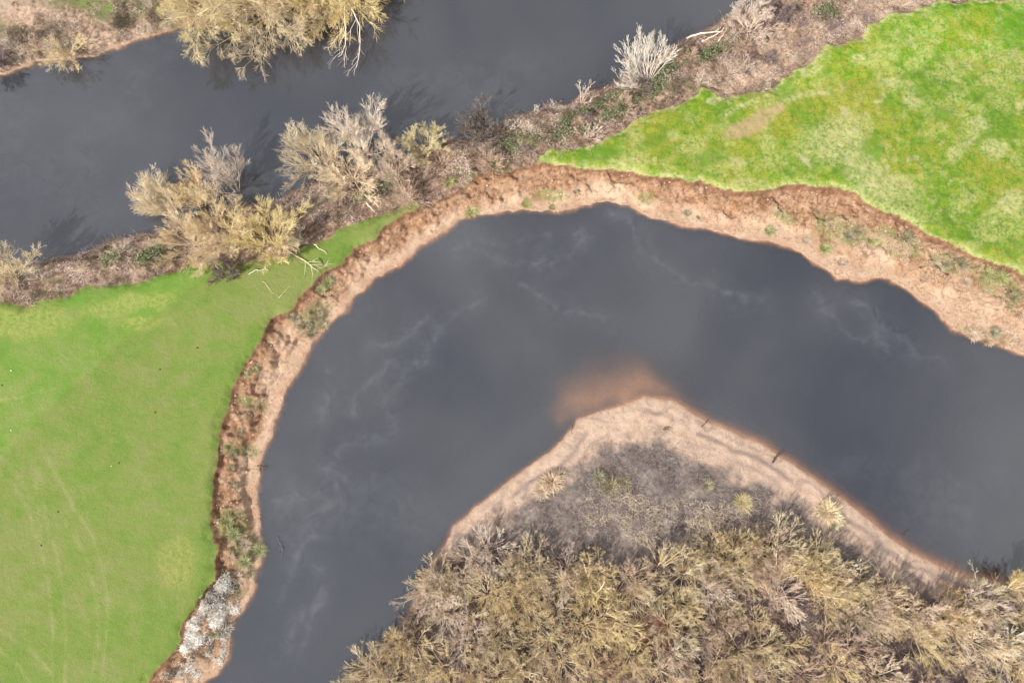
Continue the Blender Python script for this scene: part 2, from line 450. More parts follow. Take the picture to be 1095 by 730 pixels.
def water_material():
    m = NT('turbid_water')
    depth, foam, rip, _ = m.attr('water')
    body = m.mix(m.rng(m.noise(0.045, 4, 0.55, 0.5), 0.36, 0.64), (0.0235, 0.0255, 0.0315), (0.0315, 0.032, 0.037))  # blue-grey of the reflected sky partly painted into the body colour
    body = m.mix(m.math('MULTIPLY', foam, m.rng(m.noise(0.45, 4, 0.6, 1.0), 0.32, 0.66, 0.1, 1.0)), body, (0.080, 0.084, 0.092))
    opaque = m.math('SUBTRACT', 1.0, m.math('POWER', 2.718, m.math('MULTIPLY', depth, -2.6)))
    clear = m.t.nodes.new('ShaderNodeBsdfTransparent')
    clear.inputs['Color'].default_value = (0.97, 0.90, 0.835, 1)
    dif = m.t.nodes.new('ShaderNodeBsdfDiffuse')
    m.set(dif.inputs['Color'], body)
    mx = m.t.nodes.new('ShaderNodeMixShader')
    m.set(mx.inputs[0], opaque)
    m.t.links.new(clear.outputs[0], mx.inputs[1])
    m.t.links.new(dif.outputs[0], mx.inputs[2])
    h = m.math('ADD', m.math('MULTIPLY', m.noise(1.2, 3, 0.5), 0.25), m.math('MULTIPLY', m.math('MULTIPLY', m.noise(3.5, 2, 0.5), rip), 0.35))
    nrm = m.bump(h, 0.35, 0.05)
    gl = m.t.nodes.new('ShaderNodeBsdfGlossy')
    gl.inputs['Roughness'].default_value = 0.06
    gl.inputs['Color'].default_value = (1, 1, 1, 1)
    m.set(gl.inputs['Normal'], nrm)
    lw = m.t.nodes.new('ShaderNodeLayerWeight')              # Schlick reflectance, the same from both sides
    m.set(lw.inputs['Normal'], nrm)
    fres = m.math('ADD', m.math('MULTIPLY', m.math('POWER', lw.outputs['Facing'], 5.0), 0.92), 0.08)
    m2 = m.t.nodes.new('ShaderNodeMixShader')
    m.t.links.new(fres, m2.inputs[0])
    m.t.links.new(mx.outputs[0], m2.inputs[1])
    m.t.links.new(gl.outputs[0], m2.inputs[2])
    return m.done(m2.outputs[0])


# ------------------------------------------------------------------ terrain: one sheet, cut into its grounds along shared edges
def axis(a, b, st, far):
    core = list(np.arange(a, b, st))
    lo, hi, s = [], [], st
    x = a
    while x > -far:
        s *= 1.35
        x -= s
        lo.append(x)
    x, s = core[-1], st
    while x < far:
        s *= 1.35
        x += s
        hi.append(x)
    return np.array(lo[::-1] + core + hi)


ax, ay = axis(-88, 88, 0.185, 900), axis(-35, 82, 0.185, 900)
GX, GY = np.meshgrid(ax, ay, indexing='ij')
gx, gy = GX.ravel(), GY.ravel()
S = survey(gx, gy)
gz = height(gx, gy, S)


def line_mask(lines, w, z=2.4):
    a = np.zeros(gx.shape)
    for ln in lines:
        P = poly(ln, z)
        wob = (fbm(gx, gy, 3, 2, 21) - 0.5) * 0.3
        for i in range(len(P) - 1):
            (x0, y0), (x1, y1) = P[i], P[i + 1]
            sel = (gx > min(x0, x1) - 2) & (gx < max(x0, x1) + 2) & (gy > min(y0, y1) - 2) & (gy < max(y0, y1) + 2)
            X, Y = gx[sel], gy[sel]
            ex, ey = x1 - x0, y1 - y0
            t = np.clip(((X - x0) * ex + (Y - y0) * ey) / (ex * ex + ey * ey + 1e-9), 0, 1)
            d = np.hypot(X - x0 - t * ex, Y - y0 - t * ey) + wob[sel]
            a[sel] = np.maximum(a[sel], np.exp(-(d / w) ** 2))
    return a


def blobs(lst, z=1.5):
    a = np.zeros(gx.shape)
    for px, py, rx, ry, rot in lst:
        cx, cy = ground(px, py, z)
        c, s = math.cos(math.radians(rot)), math.sin(math.radians(rot))
        X, Y = gx - cx, gy - cy
        u, v = (X * c + Y * s) / (rx * .137), (-X * s + Y * c) / (ry * .137)
        a = np.maximum(a, sstep(1.25, 0.55, np.sqrt(u * u + v * v) + (fbm(gx, gy, 2.5, 3, 22) - 0.5) * 0.9))
    return a


inbar, innorth = S['bar'] < 0, S['north'] < 0
land = S['W'] > 0
e = 0.12
w_l = sstep(e, -e, S['L'])
w_l = np.maximum(w_l, innorth * sstep(12, 15, S['up'] + (fbm(gx, gy, 5, 3, 44) - 0.5) * 5))   # meadow beyond the far bank
w_r = sstep(e, -e, S['R']) * (1 - w_l)
w_bar = (inbar & land) * 1.0
nb_green = innorth * sstep(3.0, 6.5, S['up'] + (fbm(gx, gy, 3, 3, 23) - 0.5) * 3)
upside = (S['up'] < S['low'] * 0.8) * (S['up'] > -0.3) * (1 - inbar)
w_sc = np.maximum(np.maximum(sstep(0.25, -0.25, S['sc']), upside) * (1 - w_l) * (1 - w_r), innorth * (1 - w_l))
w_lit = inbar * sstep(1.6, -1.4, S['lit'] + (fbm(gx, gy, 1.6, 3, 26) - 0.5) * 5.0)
dFp = np.maximum(np.minimum(S['L'], S['R']), 0)
dFs = np.maximum(S['F'], 0)
w_cut = (1 - inbar) * (1 - innorth) * (S['low'] < S['up'] + 8) * sstep(-0.02, 0.06, dFs) * sstep(0.75, 0.3, dFs + (fbm(gx, gy, 1.5, 3, 24) - 0.5) * 0.9)
w_wet = sstep(0.6, 0.0, S['W'] + (fbm(gx, gy, 1.2, 3, 25) - 0.5) * 0.5) * (1 - w_l) * (1 - w_r) * land
under = np.where(S['W'] < 0.02, 0.9, 0)
g_bank = blobs([(335, 338, 22, 12, 40), (352, 302, 12, 9, 40), (243, 560, 16, 24, 80), (262, 590, 16, 16, 0), (262, 430, 6, 26, 75), (250, 480, 7, 30, 80), (905, 248, 34, 14, -20), (960, 262, 30, 14, -30),
                (1070, 305, 34, 16, -30), (1010, 282, 20, 12, -25), (1050, 360, 34, 10, -15), (840, 232, 20, 10, -20), (690, 212, 12, 6, 0), (590, 208, 20, 6, 0), (240, 625, 14, 18, 60), (505, 226, 8, 7, 0)], 0.9)
g_field = blobs([(838, 95, 14, 20, 40), (1095, 30, 30, 24, 0), (880, 78, 12, 6, 20), (760, 168, 26, 12, 20), (700, 150, 24, 10, 30), (930, 160, 14, 20, 0), (640, 165, 30, 8, 10), (1010, 120, 14, 10, 0)], 2.6) * w_r
g_scrub = blobs([(150, 6, 60, 14, 8), (90, 4, 40, 7, 0), (430, 228, 16, 5, 30), (556, 153, 18, 8, 0), (345, 190, 8, 5, 0)], 1.8)
green = np.where(w_r > 0.5, g_field, np.where(w_sc > 0.5, np.clip(g_scrub, 0, 1), g_bank))
TR = [[(37, 500), (42, 545), (44, 587), (52, 626), (56, 670), (55, 740)], [(41, 500), (47, 545), (60, 592), (68, 639), (70, 686), (69, 740)],
      [(0, 488), (21, 511), (39, 540), (55, 575)], [(0, 505), (15, 520), (30, 545), (44, 590)], [(50, 490), (78, 540), (99, 574), (112, 618), (116, 660), (108, 730)], [(70, 560), (91, 592), (104, 644), (104, 690), (97, 735)],
      [(0, 673), (34, 696), (52, 717), (60, 740)], [(-5, 690), (20, 712), (34, 735)], [(0, 428), (25, 424), (45, 417)]]
track = line_mask(TR, 0.25) * 0.85 * w_l
tr_r = 0.8 * line_mask([[(835, 112), (850, 104), (870, 100), (885, 98)], [(775, 123), (790, 114), (808, 108)]], 0.5, 2.6)
fringe = sstep(0.9, 0.1, -S['R'] + (fbm(gx, gy, 2, 3, 36) - 0.5) * 1.2)
tr_r = np.maximum(tr_r, fringe * 0.9)
tr_r = np.maximum(tr_r, blobs([(895, 150, 26, 40, 130), (930, 190, 20, 50, 40), (960, 200, 30, 20, 0), (1062, 158, 16, 14, 0), (1048, 133, 10, 8, 0), (975, 108, 12, 7, -30), (955, 88, 12, 8, 0), (1020, 165, 10, 10, 0), (800, 195, 18, 5, 0), (720, 145, 7, 7, 0), (950, 225, 30, 8, -30), (1080, 215, 20, 18, 0), (918, 62, 10, 7, 0), (870, 75, 16, 8, 30)], 2.6) * 0.72)
track = np.where(w_r > 0.5, tr_r, track)
TAN = [(790, 88, 44, 18, 25), (850, 45, 40, 26, 30), (580, 132, 24, 8, 25), (490, 158, 28, 9, 10), (900, 25, 40, 12, 20), (960, 4, 60, 6, 5), (178, 258, 24, 7, 10), (60, 58, 60, 10, 10), (10, 60, 24, 16, 0), (110, 42, 50, 12, 12), (40, 20, 50, 16, 0), (70, 288, 24, 8, 10)]
bare = np.where(w_sc > 0.5, blobs(TAN, 1.5), 0) + np.where(w_r > 0.5, blobs([(803, 133, 30, 11, 28), (830, 118, 10, 6, 30)], 2.6), blobs([(190, 602, 22, 26, 0), (30, 345, 50, 20, 0), (140, 325, 60, 12, 10), (150, 345, 30, 8, 0)], 2.4))
red = blobs([(695, 672, 22, 26, 60), (650, 710, 16, 12, 0), (470, 640, 12, 14, 0), (1085, 700, 18, 20, 0)], 0.8)

Za = np.stack([w_l, w_r, (1 - w_bar), w_bar], 1)
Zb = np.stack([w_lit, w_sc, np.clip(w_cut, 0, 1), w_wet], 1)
upper = np.where(inbar, sstep(5.5, 9.5, S['low'] + (fbm(gx, gy, 5, 3, 27) - 0.5) * 4) * 0.85 + (0.95 * np.exp(-((S['low'] + (fbm(gx, gy, 6, 3, 28) - 0.5) * 1.6 - 1.9) / 0.40) ** 2) + 0.6 * np.exp(-((S['low'] + (fbm(gx, gy, 6, 3, 28) - 0.5) * 1.6 - 3.4) / 0.3) ** 2)) * sstep(0.36, 0.52, fbm(gx, gy, 4, 2, 29)),
                 sstep(0.26, 0.66, S['t'] + (fbm(gx, gy, 4, 4, 30) - 0.5) * 1.1))
Zc = np.stack([green, track, bare, red], 1)
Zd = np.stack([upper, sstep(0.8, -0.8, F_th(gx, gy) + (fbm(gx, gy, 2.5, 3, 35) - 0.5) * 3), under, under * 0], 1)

nX, nY = GX.shape
idx = np.arange(nX * nY).reshape(nX, nY)
quad = np.stack([idx[:-1, :-1].ravel(), idx[1:, :-1].ravel(), idx[1:, 1:].ravel(), idx[:-1, 1:].ravel()], 1)


def fm(a):
    return a[quad].mean(1)


fW, fL, fR = fm(S['W']), fm(S['L']), fm(S['R'])
fbar, fnorth, fsc = fm(S['bar']), fm(S['north']), fm(S['sc'])
cls = np.full(len(quad), 3)
cls[fsc < 0.2] = 4
cls[(fm(S['up']) < fm(S['low'])) & (fm(S['up']) < 6) & (fsc > 0)] = 4
cls[fL < 0] = 1
cls[fR < 0] = 2
cls[fbar < 0] = 5
cls[fnorth < 0] = 6
cls[fW < -0.05] = 0
GROUNDS = [('river_bed', 'silty brown river bed under the murky grey water'),
           ('grass_field', 'smooth grazed green field with faint curved wheel tracks, left of the bend'),
           ('grass_field', 'bright rough tufted yellow-green field above the outer bank on the right'),
           ('river_bank', 'eroded bare sandy brown outer bank with a dark cut edge around the bend'),
           ('ground', 'brown scrub covered strip of ground between the two stretches of river'),
           ('sand_bar', 'pale sandy point inside the bend with a grey brown thicket floor'),
           ('river_bank', 'brown and green bank on the far shore in the top left corner')]
MAT_LAND = land_material()
allv = np.stack([gx, gy, gz], 1)
for c, (nm, lb) in enumerate(GROUNDS):
    q = quad[cls == c]
    if not len(q):
        continue
    used, inv = np.unique(q, return_inverse=True)
    me = mesh_from(nm, allv[used], inv.reshape(q.shape))
    attr(me, 'zone_a', Za[used])
    attr(me, 'zone_b', Zb[used])
    attr(me, 'zone_c', Zc[used])
    attr(me, 'zone_d', Zd[used])
    obj(nm, me, MAT_LAND, None, lb, 'ground', None, 'structure')

# water: two reaches, each its own sheet at z = 0
MAT_WATER = water_material()
STREAKS = [[(655, 228), (675, 240), (684, 255), (688, 272), (705, 288), (725, 298), (755, 305), (790, 318), (815, 322)],
           [(622, 252), (632, 262), (610, 272), (585, 282)], [(500, 262), (530, 272), (560, 280), (600, 275)], [(480, 270), (510, 258), (545, 262), (590, 255)],
           [(455, 340), (440, 352), (418, 366), (400, 372)], [(510, 318), (490, 330), (470, 348), (460, 372), (455, 390), (430, 388), (418, 386)], [(418, 388), (405, 402), (388, 418), (378, 440)],
           [(437, 395), (425, 415), (412, 430), (415, 455), (408, 468), (385, 470)], [(365, 418), (350, 432), (342, 452)], [(395, 470), (370, 480), (355, 492), (372, 506), (362, 520), (350, 535)],
           [(290, 532), (320, 536), (345, 528), (360, 505)], [(355, 540), (330, 570), (310, 590), (300, 640)], [(330, 600), (340, 640), (320, 700)], [(870, 318), (895, 350), (925, 365), (945, 355), (950, 380)],
           [(905, 320), (935, 335), (960, 365), (1005, 385)], [(300, 690), (320, 660), (345, 640)], [(560, 300), (600, 330), (640, 345)], [(350, 385), (360, 400)]]


def water_sheet(nm, F, lb, x0, x1, y0, y1):
    st = 0.32
    xs, ys = axis(x0, x1, st, 850), axis(y0, y1, st, 850)
    WX, WY = np.meshgrid(xs, ys, indexing='ij')
    x, y = WX.ravel(), WY.ravel()
    d = F(x, y)
    dep = np.maximum(-height(x, y), 0)
    wx, wy = x + (fbm(x, y, 5, 3, 31) - 0.5) * 4.0, y + (fbm(x, y, 5, 3, 32) - 0.5) * 4.0
    foam = np.zeros(x.shape)
    for ln in STREAKS:
        P = poly(ln)
        for i in range(len(P) - 1):
            (ax_, ay_), (bx, by) = P[i], P[i + 1]
            ex, ey = bx - ax_, by - ay_
            t = np.clip(((wx - ax_) * ex + (wy - ay_) * ey) / (ex * ex + ey * ey + 1e-9), 0, 1)
            dd = np.hypot(wx - ax_ - t * ex, wy - ay_ - t * ey)
            foam = np.maximum(foam, 0.50 * np.exp(-(dd / 0.5) ** 2) + 0.36 * np.exp(-(dd / 2.2) ** 2))
    foam = 0.68 * foam * (0.35 + 0.9 * fbm(x, y, 4, 3, 33)) + 0.20 * sstep(0.5, 0.75, fbm(x, y, 16, 4, 34))
    cx, cy = ground(300, 680)
    rip = sstep(14, 3, np.hypot(x - cx, (y - cy) * 0.7))
    n0, n1 = WX.shape
    ii = np.arange(n0 * n1).reshape(n0, n1)
    q = np.stack([ii[:-1, :-1].ravel(), ii[1:, :-1].ravel(), ii[1:, 1:].ravel(), ii[:-1, 1:].ravel()], 1)
    q = q[(d[q] < 1.4).any(1)]
    used, inv = np.unique(q, return_inverse=True)
    me = mesh_from(nm, np.stack([x, y, np.zeros_like(x)], 1)[used], inv.reshape(q.shape))
    attr(me, 'water', np.stack([dep, np.clip(foam, 0, 1), rip, dep * 0], 1)[used])
    obj(nm, me, MAT_WATER, None, lb, 'water', None, 'structure')


water_sheet('river_water', F_lower, 'murky blue-grey river sweeping round the sandy point in the middle', -62, 88, -35, 36)
water_sheet('river_water', F_upper, 'calm blue-grey river reach across the top left, beyond the scrub', -88, 60, 10, 82)


# ------------------------------------------------------------------ vegetation builders
def tubes(P, R, sides=3):
    """P (n,k,3) polylines, R (n,k) radii -> vertices, quads"""
    n, k, _ = P.shape
    T = np.gradient(P, axis=1)
    T /= np.linalg.norm(T, axis=2, keepdims=True) + 1e-9
    ref = np.where(np.abs(T[:, :1, 2:3]) > 0.9, np.array([1.0, 0, 0]), np.array([0, 0, 1.0]))
    U = np.cross(T, np.broadcast_to(ref, T.shape))
    U /= np.linalg.norm(U, axis=2, keepdims=True) + 1e-9
    W = np.cross(T, U)
    a = np.arange(sides) * 2 * math.pi / sides
    V = P[:, :, None, :] + R[:, :, None, None] * (np.cos(a)[None, None, :, None] * U[:, :, None, :] + np.sin(a)[None, None, :, None] * W[:, :, None, :])
    I = np.arange(n * k * sides).reshape(n, k, sides)
    J = np.roll(I, -1, axis=2)
    F = np.stack([I[:, :-1], J[:, :-1], J[:, 1:], I[:, 1:]], -1).reshape(-1, 4)
    return V.reshape(-1, 3), F


def merge(parts):
    Vs, Fs, o = [], [], 0
    for V, F in parts:
        Vs.append(V)
        Fs.append(F + o)
        o += len(V)
    return np.concatenate(Vs), np.concatenate(Fs)


def unit(a):
    return a / (np.linalg.norm(a, axis=-1, keepdims=True) + 1e-9)


def walk(r, start, d, L, k, wob, up):
    n = len(start)
    P = np.zeros((n, k, 3))
    P[:, 0] = start
    for j in range(1, k):
        d = unit(d + r.normal(0, wob, (n, 3)) + np.array([0, 0, up]))
        P[:, j] = P[:, j - 1] + d * (L / (k - 1))[:, None]
    return P


def sprout(r, P, R, m, u0, u1, ang, ratio, rr, k, wob=0.12, up=0.05, rmin=0.012):
    n, kk, _ = P.shape
    par = np.repeat(np.arange(n), m)
    u = r.uniform(u0, u1, n * m)
    f = u * (kk - 1)
    i = np.minimum(f.astype(int), kk - 2)
    w = (f - i)[:, None]
    st = P[par, i] * (1 - w) + P[par, i + 1] * w
    t = unit(P[par, i + 1] - P[par, i])
    rnd = r.normal(0, 1, (n * m, 3))
    perp = unit(rnd - (rnd * t).sum(1, keepdims=True) * t)
    an = np.radians(r.uniform(ang * 0.6, ang * 1.35, n * m))[:, None]
    d = unit(np.cos(an) * t + np.sin(an) * perp + np.array([0, 0, up]))
    pl = np.linalg.norm(np.diff(P, axis=1), axis=2).sum(1)[par]
    L = pl * ratio * (1.15 - 0.6 * u) * r.uniform(0.6, 1.25, n * m)
    Q = walk(r, st, d, L, k, wob, up)
    r0 = np.maximum((R[par, i] * (1 - w[:, 0]) + R[par, i + 1] * w[:, 0]) * rr, rmin)
    return Q, r0[:, None] * np.linspace(1, 0.45, k)[None, :]


def shrub(seed, H=4.5, stems=9, spread=(12, 62), lean=(0, 0), r0=0.07, counts=(6, 6, 5), ratios=(0.5, 0.5, 0.55), twig=0.013, ang=36, wob=0.1, up=0.06, cluster=0.3, sector=None):
    """a leafless many-stemmed shrub or tree: (limbs mesh arrays, twigs mesh arrays), base at the origin"""
    r = np.random.default_rng(seed)
    az = (np.arange(stems) + r.uniform(-.4, .4, stems)) * 2 * math.pi / stems
    if sector:
        az = np.radians(sector[0] + (np.arange(stems) + r.uniform(0, 1, stems)) / stems * (sector[1] - sector[0]))
    tilt = np.radians(r.uniform(*spread, stems))
    d = np.stack([np.cos(az) * np.sin(tilt) + lean[0], np.sin(az) * np.sin(tilt) + lean[1], np.cos(tilt)], 1)
    st = np.stack([np.cos(az) * cluster * r.uniform(.2, 1, stems), np.sin(az) * cluster * r.uniform(.2, 1, stems), np.full(stems, -0.25)], 1)
    L = H * r.uniform(0.75, 1.15, stems)
    P0 = walk(r, st, unit(d), L, 7, wob * 0.7, up * 0.6)
    R0 = (r0 * r.uniform(0.7, 1.2, stems))[:, None] * np.linspace(1, 0.3, 7)[None, :]
    P1, R1 = sprout(r, P0, R0, counts[0], 0.25, 1.0, ang * 1.1, ratios[0], 0.55, 5, wob, up, twig * 1.5)
    P2, R2 = sprout(r, P1, R1, counts[1], 0.25, 1.0, ang * 0.9, ratios[1], 0.5, 4, wob, up, twig * 1.1)
    P3, R3 = sprout(r, P2, R2, counts[2], 0.2, 1.0, ang * 0.75, ratios[2], 0.6, 3, wob, up, twig)
    limbs = merge([tubes(P0, R0, 5), tubes(P1, R1, 4)])
    twigs = merge([tubes(P2, R2, 3), tubes(P3, R3, 3)])
    return limbs, twigs


def twig_material(name, stops, spec=0.15, patch=0.0):
    m = NT(name)
    g = m.t.nodes.new('ShaderNodeNewGeometry').outputs['Random Per Island']
    f = m.math('ADD', m.math('MULTIPLY', g, 0.6), m.math('MULTIPLY', m.noise(0.8, 3, 0.6), 0.4))
    if patch:
        f = m.math('ADD', m.math('MULTIPLY', g, 1 - patch), m.math('MULTIPLY', m.rng(m.noise(0.33, 4, 0.65), 0.40, 0.60), patch))
    c = m.ramp(f, stops)
    own = m.t.nodes.new('ShaderNodeObjectInfo').outputs['Random']
    hsv = m.t.nodes.new('ShaderNodeHueSaturation')
    m.set(hsv.inputs['Hue'], m.rng(own, 0, 1, 0.484, 0.504))
    m.set(hsv.inputs['Saturation'], m.rng(m.math('FRACT', m.math('MULTIPLY', own, 7.3)), 0, 1, 0.75, 1.02))
    m.set(hsv.inputs['Value'], m.rng(m.math('FRACT', m.math('MULTIPLY', own, 13.7)), 0, 1, 0.86, 1.14))
    m.set(hsv.inputs['Color'], c)
    return m.done(m.bsdf(hsv.outputs['Color'], 0.85, None, spec))


M = {
    'yellow': twig_material('yellow_willow_bark', [(0.15, (0.40, 0.29, 0.12)), (0.5, (0.70, 0.555, 0.26)), (0.8, (0.85, 0.72, 0.40))]),
    'olive': twig_material('olive_willow_bark', [(0.15, (0.36, 0.265, 0.11)), (0.5, (0.67, 0.535, 0.25)), (0.8, (0.84, 0.72, 0.42))]),
    'cream': twig_material('pale_cream_bark', [(0.15, (0.46, 0.345, 0.19)), (0.5, (0.75, 0.60, 0.365)), (0.8, (0.87, 0.76, 0.53))]),
    'pink': twig_material('pinkish_grey_bark', [(0.15, (0.44, 0.33, 0.225)), (0.5, (0.73, 0.58, 0.425)), (0.8, (0.86, 0.73, 0.58))]),
    'white': twig_material('silver_white_bark', [(0.15, (0.50, 0.43, 0.33)), (0.5, (0.76, 0.69, 0.56)), (0.8, (0.86, 0.80, 0.69))]),
    'grey': twig_material('dull_grey_bark', [(0.2, (0.05, 0.036, 0.028)), (0.5, (0.15, 0.115, 0.088)), (0.8, (0.32, 0.27, 0.22))]),
    'mauve': twig_material('mauve_dead_stem', [(0.2, (0.15, 0.095, 0.09)), (0.5, (0.29, 0.205, 0.195)), (0.8, (0.42, 0.33, 0.30))]),
    'dark': twig_material('dark_brown_bark', [(0.2, (0.04, 0.025, 0.018)), (0.8, (0.16, 0.10, 0.07))]),
    'bramble': twig_material('dead_bramble', [(0.10, (0.115, 0.095, 0.045)), (0.33, (0.20, 0.12, 0.078)), (0.6, (0.40, 0.28, 0.19)), (0.88, (0.66, 0.52, 0.37))], patch=0.72),
    'straw': twig_material('dry_straw', [(0.2, (0.36, 0.25, 0.15)), (0.5, (0.60, 0.445, 0.285)), (0.8, (0.76, 0.61, 0.43))]),
    'litter': twig_material('dead_stalks', [(0.15, (0.10, 0.07, 0.065)), (0.45, (0.24, 0.185, 0.165)), (0.7, (0.36, 0.29, 0.24)), (0.9, (0.52, 0.44, 0.34))]),
    'gold': twig_material('golden_willow_bark', [(0.15, (0.38, 0.25, 0.08)), (0.5, (0.70, 0.51, 0.19)), (0.8, (0.85, 0.69, 0.35))]),
    'tan': twig_material('tan_dead_twigs', [(0.15, (0.30, 0.20, 0.12)), (0.5, (0.56, 0.40, 0.26)), (0.8, (0.74, 0.58, 0.42))]),
    'leaf': twig_material('bramble_leaf', [(0.2, (0.055, 0.075, 0.032)), (0.5, (0.115, 0.15, 0.065)), (0.8, (0.23, 0.245, 0.135))]),
    'grass': twig_material('tussock_green', [(0.2, (0.17, 0.20, 0.05)), (0.5, (0.36, 0.37, 0.12)), (0.8, (0.54, 0.52, 0.24))]),
    'moss': twig_material('tussock_grey_green', [(0.2, (0.15, 0.14, 0.065)), (0.5, (0.34, 0.31, 0.165)), (0.8, (0.52, 0.46, 0.29))]),
    'wrack': twig_material('bleached_flood_debris', [(0.26, (0.11, 0.075, 0.045)), (0.44, (0.44, 0.36, 0.26)), (0.60, (0.80, 0.72, 0.61)), (0.85, (0.90, 0.85, 0.77))], patch=0.45)
}


def base_at(px, py):
    """where a pixel's sight line meets the land"""
    z = 1.0
    for _ in range(6):
        x, y = ground(px, py, z)
        z = float(height(np.array([x]), np.array([y]))[0])
    return float(x), float(y), max(z, -0.3)


def plant(name, label, cat, px, py, arrays, mat, group=None, limb_mat=None):
    x, y, z = base_at(px, py)
    t = bpy.data.objects.new(name, None)
    SC.collection.objects.link(t)
    t.location = (x, y, z)
    t.empty_display_size = 0.5
    t['label'], t['category'] = label, cat
    if group:
        t['group'] = group
    (lv, lf), (tv, tf) = arrays
    obj('trunk', mesh_from('trunk', lv, lf), limb_mat or mat, t)
    obj('crown', mesh_from('crown', tv, tf), mat, t)
    return t


def dup(root, loc, rz, sc, label, group):
    c = root.copy()
    SC.collection.objects.link(c)
    c.location, c.rotation_euler, c.scale = loc, (0, 0, rz), (sc, sc, sc)
    c['label'] = label
    c['group'] = group
    for ch in root.children:
        d = ch.copy()
        SC.collection.objects.link(d)
        d.parent = c
    return c


# ------------------------------------------------------------------ trees and shrubs along the upper reach
big = dict(stems=16, r0=0.13, counts=(11, 9, 9), ratios=(0.5, 0.55, 0.62), twig=0.0125)
plant('willow_tree', 'yellow willow hanging over the water, leftmost of three at the top edge', 'tree', 232, 26,
      shrub(11, 9.2, spread=(15, 74), lean=(0.05, -0.34), up=0.02, **big), M['yellow'], 'willows on the far bank')
plant('willow_tree', 'broad yellow-green willow between two others at the top edge', 'tree', 302, 20,
      shrub(12, 10.6, spread=(15, 76), lean=(0.04, -0.5), up=0.0, **big), M['olive'], 'willows on the far bank')
plant('willow_tree', 'yellow-green willow set back on the far bank, cut off by the top edge', 'tree', 268, -4,
      shrub(14, 8.6, spread=(15, 72), lean=(0.02, -0.25), up=0.0, **big), M['yellow'], 'willows on the far bank')
plant('willow_tree', 'olive willow set back behind the white-limbed willow at the top edge', 'tree', 336, -8,
      shrub(15, 8.6, spread=(15, 72), lean=(0.05, -0.3), up=0.0, **big), M['olive'], 'willows on the far bank')
w3 = plant('willow_tree', 'pale willow at the top edge with bare white limbs drooping to the water', 'tree', 372, 8,
           shrub(13, 10.0, spread=(15, 74), lean=(0.25, -0.25), up=0.0, **big), M['yellow'], 'willows on the far bank')


def limb(r, pts, rad, kids=5, mat='white', name='branch', parent=None, zs=None, sub=0.45, **tags):
    """a bare branch along surveyed points (px, py, height) with side shoots"""
    P = np.array([[*ground(a, b, c), c] for a, b, c in pts])
    tt = np.linspace(0, len(P) - 1, 9)
    i = np.minimum(tt.astype(int), len(P) - 2)
    Q = P[i] * (1 - (tt - i))[:, None] + P[i + 1] * (tt - i)[:, None]
    Q += r.normal(0, 0.06, Q.shape)
    Q = Q[None]
    R = rad * np.linspace(1, 0.35, 9)[None]
    parts = [tubes(Q, R, 5)]
    if kids:
        P1, R1 = sprout(r, Q, R, kids, 0.25, 1, 38, sub, 0.6, 5, 0.15, -0.02, 0.025)
        P2, R2 = sprout(r, P1, R1, 4, 0.3, 1, 38, 0.5, 0.6, 4, 0.15, 0, 0.016)
        parts += [tubes(P1, R1, 4), tubes(P2, R2, 3)]
    V, F = merge(parts)
    o0 = parent.location if parent else Vector((Q[0, 0, 0], Q[0, 0, 1], Q[0, 0, 2]))
    ob = obj(name, mesh_from(name, V - np.array(o0), F), M[mat], parent, **tags)
    if not parent:
        ob.location = o0
    return ob


lr = np.random.default_rng(5)
limb(lr, [(372, 2, 3.5), (384, 25, 3.2), (386, 48, 2.2), (381, 72, 0.5)], 0.11, 6, 'pink', 'branch', w3)['label'] = 'bare white limb drooping towards the water'
limb(lr, [(368, 5, 3.2), (370, 32, 2.6), (369, 50, 1.8), (362, 62, 0.9)], 0.09, 6, 'pink', 'branch', w3)
limb(lr, [(368, 30, 2.6), (358, 44, 2.0), (350, 54, 1.4)], 0.06, 5, 'pink', 'branch', w3)

med = dict(stems=13, r0=0.07, counts=(11, 9, 9), ratios=(0.5, 0.58, 0.62), twig=0.0102, ang=30, wob=0.08)
plant('willow_tree', 'largest yellow many-stemmed willow with spread arms on the near bank', 'tree', 243, 256,
      shrub(21, 6.5, spread=(25, 80), lean=(0, 0.02), up=0.04, **{**med, 'stems': 13}), M['yellow'])
plant('willow_tree', 'yellow willow beside fallen white branches at the field corner', 'tree', 292, 262,
      shrub(22, 6.4, spread=(20, 72), lean=(0.05, 0.05), **med), M['yellow'])
plant('willow_tree', 'grey-yellow willow leaning far out over the river from the left cluster', 'tree', 196, 238,
      shrub(23, 6.7, spread=(35, 62), lean=(-0.65, 0.6), up=0.03, sector=(85, 185), **med), M['cream'])
plant('bare_tree', 'tall pinkish-grey bare tree at the back of the left cluster', 'tree', 261, 212,
      shrub(24, 7.6, spread=(5, 34), lean=(-0.02, 0.22), **{**med, 'stems': 7}), M['pink'])
plant('willow_shrub', 'short olive shrub leaning over the water behind the left cluster', 'shrub', 226, 226,
      shrub(25, 5.4, spread=(10, 45), lean=(-0.1, 0.3), **med), M['olive'])
plant('willow_shrub', 'low straw-coloured shrub spreading left along the near river bank', 'shrub', 205, 262,
      shrub(26, 4.8, spread=(35, 80), lean=(-0.2, 0), **med), M['yellow'])
plant('dead_shrub', 'small mauve dead shrub on the left field edge below the large willow', 'shrub', 243, 293,
      shrub(27, 2.2, spread=(10, 70), **{**med, 'r0': 0.04}), M['mauve'])
plant('bare_tree', 'pale beige bare tree reaching furthest left in the right-hand cluster', 'tree', 350, 182,
      shrub(31, 7.0, spread=(15, 65), lean=(-0.3, 0.2), **{**med, 'stems': 12}), M['cream'])
plant('bare_tree', 'tallest pinkish-grey bare tree behind the middle cluster on the river edge', 'tree', 393, 172,
      shrub(32, 7.6, spread=(8, 48), lean=(0, 0.2), **{**med, 'stems': 11}), M['pink'])
